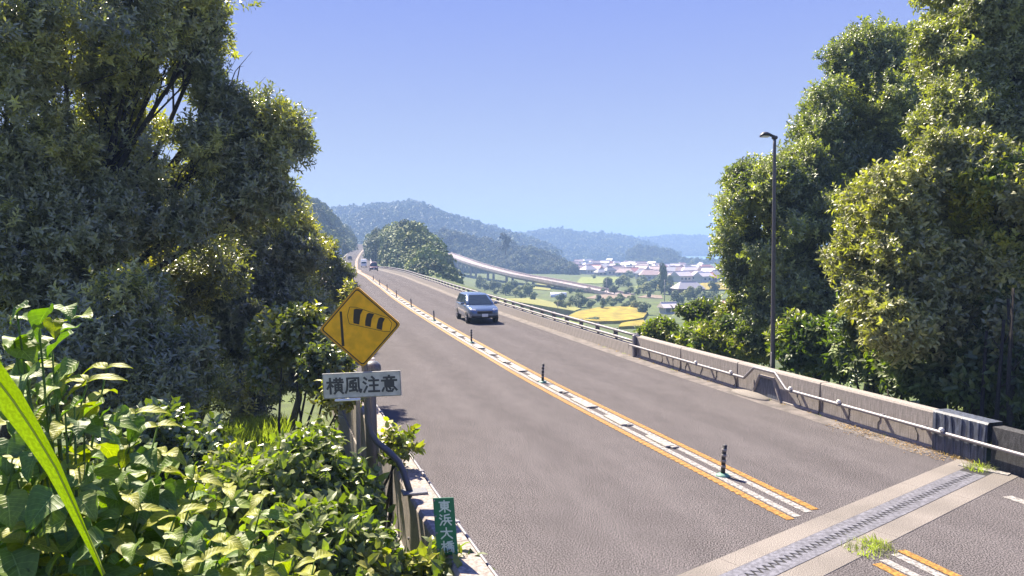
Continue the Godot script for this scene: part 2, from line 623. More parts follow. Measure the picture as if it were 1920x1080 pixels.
# ---------------------------------------------------------------- lettering strokes, on a 0-100 grid with y down
func glyph(which: String) -> Array:
	var wood := [[[4, 28], [40, 28]], [[22, 4], [22, 96]], [[22, 34], [4, 66]], [[24, 38], [38, 54]]]
	var water := [[[10, 8], [23, 19]], [[4, 34], [17, 44]], [[6, 94], [24, 62]]]
	match which:
		"side":
			return wood + [[[46, 14], [96, 14]], [[60, 4], [60, 28]], [[82, 4], [82, 28]], [[42, 29], [99, 29]], [[52, 44], [90, 44], [90, 76], [52, 76], [52, 44]], [[52, 60], [90, 60]], [[71, 30], [71, 76]], [[60, 80], [46, 96]], [[82, 80], [97, 96]]]
		"wind":
			return [[[16, 8], [16, 50], [12, 76], [4, 94]], [[16, 8], [84, 8], [84, 60], [88, 84], [94, 92], [98, 78]], [[66, 20], [34, 27]], [[32, 38], [68, 38], [68, 60], [32, 60], [32, 38]], [[50, 24], [50, 82]], [[28, 84], [70, 78]], [[64, 68], [74, 87]]]
		"pour":
			return water + [[[56, 4], [68, 16]], [[38, 26], [94, 26]], [[42, 56], [90, 56]], [[34, 92], [98, 92]], [[66, 26], [66, 92]]]
		"mind":
			return [[[50, 1], [50, 12]], [[18, 12], [82, 12]], [[35, 16], [40, 27]], [[65, 16], [60, 27]], [[6, 30], [94, 30]], [[26, 42], [74, 42], [74, 66], [26, 66], [26, 42]], [[26, 54], [74, 54]], [[16, 76], [7, 93]], [[32, 73], [34, 91], [42, 95], [66, 95], [72, 84]], [[48, 71], [56, 82]], [[80, 73], [93, 89]]]
		"east":
			return [[[10, 16], [90, 16]], [[22, 30], [78, 30], [78, 62], [22, 62], [22, 30]], [[22, 46], [78, 46]], [[50, 2], [50, 98]], [[48, 63], [8, 92]], [[52, 63], [94, 92]]]
		"beach":
			return water + [[[82, 5], [44, 13]], [[44, 13], [44, 58]], [[44, 34], [90, 34]], [[70, 34], [70, 58]], [[30, 60], [98, 60]], [[52, 68], [34, 94]], [[72, 68], [92, 94]]]
		"great":
			return [[[6, 34], [94, 34]], [[50, 4], [50, 34], [40, 64], [6, 94]], [[52, 38], [64, 68], [94, 94]]]
		"bridge":
			return wood + [[[88, 5], [52, 12]], [[44, 22], [98, 22]], [[68, 10], [60, 30], [42, 46]], [[74, 24], [84, 36], [98, 46]], [[58, 36], [82, 36], [82, 50], [58, 50], [58, 36]], [[46, 98], [46, 60], [96, 60], [96, 95], [89, 96]], [[60, 71], [82, 71], [82, 86], [60, 86], [60, 71]]]
	return []

func glyph_mesh(which: String, w: float, h: float, stroke: float, thick: float) -> ArrayMesh:
	var st := st_new()
	var k := 0
	for line in glyph(which):
		for i in line.size() - 1:
			var a := Vector2((line[i][0] / 100.0 - .5) * w, (.5 - line[i][1] / 100.0) * h)
			var b := Vector2((line[i + 1][0] / 100.0 - .5) * w, (.5 - line[i + 1][1] / 100.0) * h)
			var d := b - a
			var t := Transform3D(Basis(Vector3(0, 0, 1), d.angle()), Vector3((a.x + b.x) * .5, (a.y + b.y) * .5, thick * .5 + 0.00004 * k))
			cbox(st, t, Vector3(d.length() + stroke * .8, stroke, thick))
			k += 1
	return done(st)

func round_rect(w: float, h: float, r: float, n := 5) -> PackedVector2Array:
	var p := PackedVector2Array()
	for c in [[1, 1, 0.0], [-1, 1, 90.0], [-1, -1, 180.0], [1, -1, 270.0]]:
		for i in n + 1:
			var a := deg_to_rad(c[2] + 90.0 * i / n)
			p.append(Vector2(c[0] * (w * .5 - r) + cos(a) * r, c[1] * (h * .5 - r) + sin(a) * r))
	return p

func turned(p: PackedVector2Array, a: float) -> PackedVector2Array:
	var o := PackedVector2Array()
	for v in p: o.append(v.rotated(a))
	return o

func ring_into(st: SurfaceTool, a: PackedVector2Array, b: PackedVector2Array, z0: float, z1: float) -> void:
	for i in a.size():
		var j := (i + 1) % a.size()
		quad(st, Vector3(a[i].x, a[i].y, z1), Vector3(a[j].x, a[j].y, z1), Vector3(b[j].x, b[j].y, z1), Vector3(b[i].x, b[i].y, z1))
		quad(st, Vector3(a[i].x, a[i].y, z0), Vector3(a[j].x, a[j].y, z0), Vector3(a[j].x, a[j].y, z1), Vector3(a[i].x, a[i].y, z1))
		quad(st, Vector3(b[i].x, b[i].y, z1), Vector3(b[j].x, b[j].y, z1), Vector3(b[j].x, b[j].y, z0), Vector3(b[i].x, b[i].y, z0))

# ---------------------------------------------------------------- vehicles; z is forward
func rr_ring(y: float, z0: float, z1: float, hw: float, r: float) -> Array:
	var out: Array = []
	for c in [[1, 1, 0.0], [-1, 1, 90.0], [-1, -1, 180.0], [1, -1, 270.0]]:
		for i in 4:
			var a := deg_to_rad(c[2] + 30.0 * i)
			out.append(Vector3(c[0] * (hw - r) + cos(a) * r, y, (z0 + z1) * .5 + c[1] * ((z1 - z0) * .5 - r) + sin(a) * r))
	return out

func cross_ring(z: float, hw: float, y0: float, y1: float, r: float) -> Array:
	var out: Array = []
	for c in [[1, 1, 0.0], [-1, 1, 90.0], [-1, -1, 180.0], [1, -1, 270.0]]:
		for i in 4:
			var a := deg_to_rad(c[2] + 30.0 * i)
			out.append(Vector3(c[0] * (hw - r) + cos(a) * r, (y0 + y1) * .5 + c[1] * ((y1 - y0) * .5 - r) + sin(a) * r, z))
	return out

func panel_mesh(a: Vector3, b: Vector3, c: Vector3, d: Vector3, thick := 0.02) -> ArrayMesh:
	var n := (b - a).cross(d - a).normalized() * thick
	var st := st_new()
	quad(st, a + n, b + n, c + n, d + n)
	for e in [[a, b], [b, c], [c, d], [d, a]]:
		quad(st, e[0] - n, e[1] - n, e[1] + n, e[0] + n)
	return done(st)

func wheel(t: Node3D, p: Vector3, rad: float, w: float) -> void:
	var hub := Node3D.new()
	hub.name = "wheel"
	t.add_child(hub, true)
	hub.position = p
	var st := st_new(true)
	var rings: Array = []
	for q in [[-.5, .62], [-.5, .93], [-.36, 1.0], [.36, 1.0], [.5, .93], [.5, .62]]:
		var ring: Array = []
		for k in 20:
			ring.append(Vector3(q[0] * w, cos(TAU * k / 20) * q[1] * rad, sin(TAU * k / 20) * q[1] * rad))
		rings.append(ring)
	loft(st, rings, true)
	obj(hub, "tyre", done(st), M.rubber)
	var sr := st_new()
	for k in 5:
		cbox(sr, Transform3D(Basis(Vector3.RIGHT, TAU * k / 5), Vector3(signf(p.x) * w * .5, 0, 0)) * Transform3D(Basis(), Vector3(0, rad * .3, 0)), Vector3(.03, rad * .58, rad * .2), .008)
	cbox(sr, Transform3D(Basis(), Vector3(signf(p.x) * w * .5, 0, 0)), Vector3(.05, rad * .26, rad * .26), .02)
	obj(hub, "rim", done(sr), M.alloy)

func car(called: String, label: String, at: Transform3D, paint: Material, tall: float, long: float, group := "") -> Node3D:
	var t := thing(called, label, "car", Vector3.ZERO, group)
	t.transform = at
	var k := long / 4.3
	var st := st_new(true)
	var rings: Array = []
	for s in [[-2.15, .66, .5, .86], [-2.1, .76, .4, .96], [-1.95, .82, .32, 1.0], [-1.0, .85, .27, .98], [.5, .85, .27, .97], [1.05, .85, .27, .96], [1.5, .835, .28, .9], [1.85, .80, .3, .84], [2.05, .74, .33, .76], [2.15, .62, .4, .64]]:
		rings.append(cross_ring(s[0] * k, s[1], s[2], s[3], .11))
	loft(st, rings)
	obj(t, "body", done(st), paint)
	var sc := st_new(true)
	var h := tall
	var yb := .95
	loft(sc, [rr_ring(yb, -2.05 * k, 1.1 * k, .80, .14), rr_ring(lerpf(yb, h, .5), -1.98 * k, .62 * k, .705, .14), rr_ring(lerpf(yb, h, .9), -1.86 * k, .2 * k, .625, .14), rr_ring(h - .01, -1.72 * k, .02 * k, .545, .16), rr_ring(h + .025, -1.4 * k, -.2 * k, .44, .14)])
	obj(t, "cabin", done(sc), paint)
	var ym := lerpf(yb, h, .88)
	obj(t, "windscreen", panel_mesh(Vector3(-.66, yb + .03, 1.07 * k), Vector3(.66, yb + .03, 1.07 * k), Vector3(.49, ym, .22 * k), Vector3(-.49, ym, .22 * k), .014), M.car_glass)
	obj(t, "rear_window", panel_mesh(Vector3(.62, yb + .1, -2.04 * k), Vector3(-.62, yb + .1, -2.04 * k), Vector3(-.52, ym, -1.88 * k), Vector3(.52, ym, -1.88 * k), .014), M.car_glass)
	for s in [-1.0, 1.0]:
		for z in [[-.42, .78, -.42, .16], [-1.3, -.5, -1.3, -.5], [-1.84, -1.38, -1.72, -1.38]]:
			var xa: float = .78 * s
			var xb: float = .628 * s
			var a := Vector3(xa, yb + .05, z[0] * k); var b := Vector3(xa, yb + .05, z[1] * k)
			var c := Vector3(xb, ym, z[3] * k); var d := Vector3(xb, ym, z[2] * k)
			obj(t, "side_window", panel_mesh(a, b, c, d, .016 * -s), M.car_glass)
		var sl := st_new()
		cbox(sl, Transform3D(Basis(Vector3.UP, .35 * s), Vector3(.60 * s, .74, 2.0 * k)), Vector3(.30, .13, .14), .04)
		obj(t, "headlight", done(sl), M.lamp_glass)
		var sm := st_new()
		cbox(sm, Transform3D(Basis(), Vector3(.93 * s, 1.02, .72 * k)), Vector3(.2, .14, .12), .04)
		obj(t, "mirror", done(sm), paint)
		obj(t, "tail_light", box_mesh(Vector3(.16, .26, .08), .02), M.tail_red, Transform3D(Basis(), Vector3(.68 * s, .8, -2.11 * k)))
		for z in [-1.3, 1.32]:
			wheel(t, Vector3(.76 * s, .32, z * k), .32, .21)
	obj(t, "grille", box_mesh(Vector3(.86, .16, .06), .02), M.black, Transform3D(Basis(), Vector3(0, .62, 2.13 * k)))
	obj(t, "bumper", box_mesh(Vector3(1.46, .16, .16), .05), M.black, Transform3D(Basis(), Vector3(0, .40, 2.08 * k)))
	obj(t, "number_plate", box_mesh(Vector3(.33, .165, .02), .005), M.plate_white, Transform3D(Basis(), Vector3(0, .47, 2.175 * k)))
	return t

func truck(called: String, label: String, at: Transform3D) -> Node3D:
	var t := thing(called, label, "truck")
	t.transform = at * Transform3D(Basis.from_scale(Vector3.ONE * .82), Vector3.ZERO)
	var st := st_new()
	loft(st, [cross_ring(.9, .95, .5, 2.15, .08), cross_ring(2.3, .95, .5, 2.1, .08), cross_ring(2.65, .93, .5, 1.35, .08), cross_ring(2.72, .9, .5, 1.2, .08)])
	obj(t, "cab", done(st), M.white_paint)
	obj(t, "cargo_box", box_mesh(Vector3(2.0, 2.0, 4.2), .04), M.white_paint, Transform3D(Basis(), Vector3(0, 1.85, -1.35)))
	obj(t, "chassis", box_mesh(Vector3(.8, .25, 5.8), .03), M.black, Transform3D(Basis(), Vector3(0, .62, -.5)))
	obj(t, "windscreen", panel_mesh(Vector3(-.82, 1.36, 2.66), Vector3(.82, 1.36, 2.66), Vector3(.8, 2.0, 2.36), Vector3(-.8, 2.0, 2.36)), M.car_glass)
	for s in [-1.0, 1.0]:
		obj(t, "headlight", box_mesh(Vector3(.3, .18, .08), .02), M.lamp_glass, Transform3D(Basis(), Vector3(.65 * s, .85, 2.71)))
		for z in [-2.2, 1.7]:
			wheel(t, Vector3(.82 * s, .4, z), .4, .26)
	return t

# ---------------------------------------------------------------- houses
func house(label: String, p: Vector3, w: float, d: float, h: float, turn: float, roof_m: Material, wall_m: Material, hip: bool, group: String) -> void:
	var t := thing("village_house", label, "house", p, group)
	t.rotation.y = turn
	obj(t, "wall", box_mesh(Vector3(w, h + 1.0, d)), wall_m, Transform3D(Basis(), Vector3(0, h * .5 - .5, 0)))
	var st := st_new()
	var e := .6
	var rise := d * .40
	var x := w * .5 + e
	var z := d * .5 + e
	var rx := x - (d * .4 if hip else 0.0)
	var y0 := h - .1
	var a := Vector3(-x, y0, z); var b := Vector3(x, y0, z); var c := Vector3(x, y0, -z); var dd := Vector3(-x, y0, -z)
	var r0 := Vector3(-rx, y0 + rise, 0); var r1 := Vector3(rx, y0 + rise, 0)
	quad(st, a, b, r1, r0); quad(st, c, dd, r0, r1); tri(st, b, c, r1); tri(st, dd, a, r0)
	quad(st, a - Vector3(0, .15, 0), dd - Vector3(0, .15, 0), c - Vector3(0, .15, 0), b - Vector3(0, .15, 0))
	var ro := obj(t, "roof", done(st), roof_m)
	obj(ro, "ridge", box_mesh(Vector3(rx * 2.0, .3, .4), .08), roof_m, Transform3D(Basis(), Vector3(0, y0 + rise + .05, 0)))
	var n := maxi(2, int(w / 3.2))
	for i in n:
		obj(t, "window", box_mesh(Vector3(1.6, 1.2, .12)), M.house_glass, Transform3D(Basis(), Vector3((i + .5 - n * .5) * w / n * .85, h * .55, d * .5)))
	obj(t, "door", box_mesh(Vector3(1.0, 2.0, .12)), M.dark_wood, Transform3D(Basis(), Vector3(w * .36, 1.0, -d * .5)))

func far_tree(label: String, p: Vector3, size: float, tall: float, crown: Mesh, tone: Material, group: String, called := "tree", category := "tree") -> void:
	var t := thing(called, label, category, p, group)
	t.rotation.y = p.x * 3.7
	obj(t, "crown", crown, tone, Transform3D(Basis.from_scale(Vector3(size, tall, size)), Vector3(0, tall * .05, 0)))
	obj(t, "trunk", M.trunk_mesh, M.bark, Transform3D(Basis.from_scale(Vector3(size * .05, tall * .6, size * .05)), Vector3(0, -.2, 0)))

func tuft_mesh(r: RandomNumberGenerator, n: int, spread: float, h: float) -> ArrayMesh:
	var st := st_new()
	for i in n:
		var a := r.randf() * TAU
		var b := Vector3(cos(a), 0, sin(a)) * spread * sqrt(r.randf())
		var lean := Vector3(r.randfn() * .5, 1.0, r.randfn() * .5).normalized()
		var hh := h * r.randf_range(.5, 1.2)
		var x := Vector3(cos(a + 1.0), 0, sin(a + 1.0)) * .006
		var m := b + lean * hh * .6
		var e := m + (lean + Vector3(lean.x, -.5, lean.z) * 1.2).normalized() * hh * .5
		quad(st, b - x, b + x, m + x * .8, m - x * .8)
		tri(st, m - x * .8, m + x * .8, e)
	return done(st)

# ================================================================ the scene
func _ready() -> void:
	# ---- camera, sky, sun, exposure
	var cam := Camera3D.new()
	cam.name = "camera"
	add_child(cam)
	cam.position = CAM
	cam.basis = cb
	cam.fov = rad_to_deg(2.0 * atan(540.0 / F))
	cam.near = 0.05
	cam.far = 9000.0
	cam.current = true
	var env := Environment.new()
	env.background_mode = Environment.BG_SKY
	var sky := ProceduralSkyMaterial.new()
	sky.sky_top_color = Color(0.33, 0.425, 0.79)
	sky.sky_horizon_color = Color(0.69, 0.735, 0.74)
	sky.sky_curve = 0.16
	sky.ground_horizon_color = Color(0.55, 0.62, 0.66)
	sky.ground_bottom_color = Color(0.22, 0.25, 0.20)
	sky.sky_energy_multiplier = 0.66
	var sk := Sky.new()
	sk.sky_material = sky
	env.sky = sk
	env.tonemap_mode = Environment.TONE_MAPPER_LINEAR
	env.tonemap_exposure = 3.85
	env.fog_enabled = true
	env.fog_density = 0.0006
	env.fog_light_color = Color(0.64, 0.78, 0.98)
	env.sdfgi_enabled = true
	env.ssao_enabled = true
	env.ssil_enabled = true
	var we := WorldEnvironment.new()
	we.name = "world_environment"
	we.environment = env
	add_child(we)
	var sun := DirectionalLight3D.new()
	sun.name = "sun"
	sun.light_energy = 1.5
	sun.light_color = Color(1.0, 0.95, 0.86)
	sun.light_angular_distance = 0.5
	sun.shadow_enabled = true
	add_child(sun)
	sun.look_at_from_position(Vector3.ZERO, -Vector3(-0.350, 0.766, -0.539))

	noise.seed = 11
	noise.frequency = 0.02
	noise.fractal_octaves = 3
	noise_b.seed = 23
	noise_b.frequency = 0.02
	noise_b.fractal_octaves = 2
	R.seed = 5
	make_materials()

	var line := [[15.5, -18, 0], [12.4, -10, 0], [8.75, 0, 0], [5.5, 9, 0], [3.9, 13.9, 0], [0.86, 23.7, 0], [-1.94, 33.8, 0], [-4.6, 43.8, 0], [-7.2, 53.8, 0], [-10, 65, 0], [-12.6, 76, 0], [-15.1, 86, 0], [-19.2, 103, 0], [-26.3, 133, -0.4], [-33.2, 168, -1.3], [-41.3, 205, -2.0], [-50.3, 250, -2.2], [-60.2, 300, -1.5], [-70.7, 360, 0.2], [-82.0, 430, 2.5], [-94.0, 500, 4.6], [-104, 560, 5.0]]
	for i in line.size():
		var a = line[maxi(i - 1, 0)]
		var b = line[mini(i + 1, line.size() - 1)]
		var p := Vector3(line[i][0], line[i][2], -line[i][1])
		var t := (Vector3(b[0], b[2], -b[1]) - Vector3(a[0], a[2], -a[1])).normalized()
		var before := p.distance_to(Vector3(a[0], a[2], -a[1])) / 3.0
		var after := p.distance_to(Vector3(b[0], b[2], -b[1])) / 3.0
		road.add_point(p, -t * before, t * after)
	road.bake_interval = 0.5
	road_len = road.get_baked_length()

	build_ground()
	build_road()
	build_barriers()
	build_hills()
	build_valley()
	build_viaduct()
	build_big_trees()
	build_shrubs()
	build_signs()
	build_lamp()
	build_vehicles()
	build_posts()
	build_front_plants()
	build_small()

func make_materials() -> void:
	var fine := noise_tex(1, 0.10, 0.55, 1.0, 512, FastNoiseLite.TYPE_SIMPLEX, 4, 0.3, 0.7)
	var grain := noise_tex(2, 0.30, 0.0, 1.0, 512, FastNoiseLite.TYPE_SIMPLEX, 2, 0.3, 0.7)
	var cloudy := noise_tex(3, 0.012, 0.72, 1.0, 512)
	var streak := noise_tex(4, 0.02, 0.55, 1.0, 512)
	var soft := noise_tex(31, 0.06, 0.80, 1.0, 512)
	var streak_soft := noise_tex(32, 0.02, 0.74, 1.0, 512)
	var field := noise_tex(5, 0.05, 0.5, 1.0, 512)
	M.asphalt = mat(Color(.218, .202, .213), .92, 0, noise_tex(21, 0.105, 0.42, 1.0, 1024, FastNoiseLite.TYPE_SIMPLEX, 5, 0.34, 0.66), 0.30)
	var wear := Image.create(256, 512, false, Image.FORMAT_RGB8)
	for y in 512:
		for x in 256:
			var o := lerpf(-5.8, 5.08, x / 255.0)
			var v := 0.94 + 0.035 * noise.get_noise_2d(x * 1.6, y * 1.2) + 0.04 * noise_b.get_noise_2d(x * 5.0, y * 6.0)
			for c in [-3.0, -1.5, 1.6, 3.1]:
				v += 0.035 * exp(-pow((o - c) / 0.38, 2.0))
			for c in [-2.25, 2.35]:
				v -= 0.03 * exp(-pow((o - c) / 0.5, 2.0))
			wear.set_pixel(x, y, Color(v, v * .995, v * .99))
	M.asphalt.detail_enabled = true
	M.asphalt.detail_blend_mode = BaseMaterial3D.BLEND_MODE_MUL
	M.asphalt.detail_albedo = ImageTexture.create_from_image(wear)
	M.asphalt.detail_uv_layer = BaseMaterial3D.DETAIL_UV_2
	(M.asphalt as StandardMaterial3D).metallic_specular = 0.12
	M.gutter = with_stains(mat(Color(.27, .235, .225), .9, 0, fine, 0.8), cloudy, Vector3(.3, .3, .3))
	M.concrete = with_stains(mat(Color(.42, .36, .325), .9, 0, soft, 0.7, grain, 0.12), streak_soft, Vector3(1.1, .25, 1.1))
	M.concrete_old = with_stains(mat(Color(.44, .395, .37), .92, 0, soft, 0.9, grain, 0.12), streak_soft, Vector3(2.6, .22, 2.6))
	M.concrete_pale = with_stains(mat(Color(.32, .285, .26), .9, 0, fine, 0.9), noise_tex(22, 0.008, 0.86, 1.0, 512), Vector3(.12, .12, .12))
	M.viaduct = mat(Color(.38, .315, .31), .9, 0, cloudy, .05)
	M.concrete_dirt_shade = with_stains(mat(Color(.12, .12, .13), .92, 0, fine, 0.7), streak, Vector3(1.6, .35, 1.6))  # tree shade put into the dark base colour, dirt in the streaks
	M.white_line = with_stains(mat(Color(.66, .62, .60), .7, 0, fine, 1.4), streak, Vector3(1.4, 1.4, 1.4))
	M.yellow_line = with_stains(mat(Color(.74, .36, .05), .7, 0, fine, 1.4), streak, Vector3(1.4, 1.4, 1.4))
	M.pad = with_stains(mat(Color(.60, .56, .52), .8, 0, fine, 1.2), cloudy, Vector3(1, 1, 1))
	M.steel = mat(Color(.34, .34, .37), .42, .7, fine, 2.0)
	M.plate_steel = with_stains(mat(Color(.34, .34, .40), .5, .1, fine, 2.0), cloudy, Vector3(1.5, 1.5, 1.5))
	M.galv = mat(Color(.36, .34, .37), .5, .35, fine, 3.0)
	M.dark_steel = mat(Color(.05, .05, .06), .5, .4)
	M.pole_grey = mat(Color(.17, .16, .165), .5, .3, fine, 3.0)
	M.lamp_grey = mat(Color(.17, .16, .17), .5, .3, fine, 3.0)
	M.blue_sheet = with_stains(mat(Color(.20, .235, .33), .5, 0, fine, 1.0), streak, Vector3(1.5, .3, 1.5))
	M.gap_dark = mat(Color(.015, .015, .016), .9)
	M.band_grey = mat(Color(.20, .19, .19), .5)
	M.rubber = mat(Color(.02, .02, .02), .85)
	M.alloy = mat(Color(.5, .5, .52), .3, .9)
	M.black = mat(Color(.015, .015, .017), .5)
	M.car_glass = mat(Color(.02, .03, .04), .06)
	M.lamp_glass = mat(Color(.7, .72, .75), .08, .3)
	M.tail_red = mat(Color(.35, .02, .02), .2)
	M.plate_white = mat(Color(.72, .74, .74), .5)
	M.white_paint = mat(Color(.78, .78, .78), .35)
	M.bark = mat(Color(.085, .072, .060), .95, 0, field, 1.4, grain, 2.0)
	M.dark_wood = mat(Color(.07, .05, .04), .8)
	M.house_glass = mat(Color(.03, .04, .05), .1)
	M.sign_yellow = mat(Color(.95, .47, .010), .4, 0, noise_tex(14, .015, .88, 1.0, 256), 1.2)
	M.sign_rim = mat(Color(.42, .24, .06), .5)
	M.sign_black = mat(Color(.035, .025, .02), .6)
	M.sign_white = mat(Color(.62, .60, .53), .5, 0, noise_tex(9, .02, .85, 1.0, 256), 1.0)
	M.sign_ink = mat(Color(.06, .06, .06), .6)
	M.sign_green = mat(Color(.015, .16, .085), .45)
	M.sign_letter = mat(Color(.62, .70, .66), .5)
	M.orange = mat(Color(.5, .12, .02), .5)
	M.post_green = mat(Color(.10, .22, .17), .6)
	M.reflect = mat(Color(.78, .76, .70), .3)
	M.grass_ground = with_stains(mat(Color(.14, .20, .022), .95, 0, field, 0.25), cloudy, Vector3(.02, .02, .02))
	M.rice = with_stains(mat(Color(.52, .40, .002), .95, 0, fine, 0.35), cloudy, Vector3(.03, .03, .03))
	M.soil = mat(Color(.30, .22, .16), .95, 0, fine, 0.1)
	M.green_field = mat(Color(.27, .33, .045), .95, 0, field, 0.15)
	M.pale_field = mat(Color(.34, .34, .07), .95, 0, field, 0.15)
	M.hill = mat(Color(.032, .042, .020), .95, 0, field, 0.1)
	M.bank = mat(Color(.028, .034, .026), .95, 0, field, 0.2)
	M.sea = mat(Color(.20, .36, .50), .25)
	M.leaf_dark = leafy(.26, Color(.85, .90, .25), .7)
	M.leaf_olive = leafy(.38, Color(.90, .95, .30), .6)
	M.leaf_bright = leafy(.40, Color(.90, 1.0, .28), .55)
	M.leaf_far = leafy(.6, Color(.35, .4, .1), .3)
	M.tree_a = mat(Color(.095, .14, .048), .7)
	M.tree_b = mat(Color(.15, .20, .055), .7)
	M.tree_c = mat(Color(.20, .23, .05), .7)
	M.tree_d = mat(Color(.030, .048, .022), .7)
	var tt := st_new(true)
	tube(tt, [Vector3.ZERO, Vector3(0, 1, 0)], [1.0, .6], 7)
	M.trunk_mesh = done(tt)
	for i in 6:
		M["far_crown_%d" % i] = far_crown(100 + i, [1.0, 1.1, .9, 1.6, 1.2, 1.0][i], 1100, .055)
	for i in 3:
		M["mass_%d" % i] = far_crown(200 + i, 1.0, 130, .13)

# ---------------------------------------------------------------- ground, road, joint
func build_ground() -> void:
	var zs := PackedFloat32Array()
	var z := -26.0
	while z < 6500.0:
		zs.append(z)
		z += 1.5 if z < 30.0 else maxf(2.0, z * 0.035)
	var us := PackedFloat32Array()
	for i in 121:
		us.append(i / 60.0 - 1.0)
	var st := st_new(true)
	var grid: Array = []
	for zz in zs:
		var row: Array = []
		for u in us:
			var x := signf(u) * pow(absf(u), 1.7) * (maxf(60.0, zz * 1.2) + 30.0) + centre_x(minf(zz, 330.0)) * 0.9
			row.append(Vector3(x, terrain(x, zz) if zz < 1500.0 else -26.0, -zz))
		grid.append(row)
	for j in zs.size() - 1:
		for i in us.size() - 1:
			quad(st, grid[j][i], grid[j][i + 1], grid[j + 1][i + 1], grid[j + 1][i])
	structure("ground", done(st), M.grass_ground)
	var sea := st_new()
	quad(sea, Vector3(-100, -23.4, -1150), Vector3(2600, -23.4, -1150), Vector3(4500, -23.4, -6000), Vector3(-400, -23.4, -6000))
	structure("sea", done(sea), M.sea)

func road_mesh() -> ArrayMesh:
	var st := st_new()
	var a := 0.0
	while a < road_len - 0.01:
		var b := minf(road_len, a + 1.0)
		var q := [[-5.8, a], [5.08, a], [5.08, b], [-5.8, a], [5.08, b], [-5.8, b]]
		for e in q:
			st.set_uv2(Vector2(0.0 if e[0] < 0.0 else 1.0, e[1] / 55.0))
			st.set_uv(Vector2(e[0], e[1]))
			st.add_vertex(rp(e[1], e[0]))
		a = b
	return done(st)

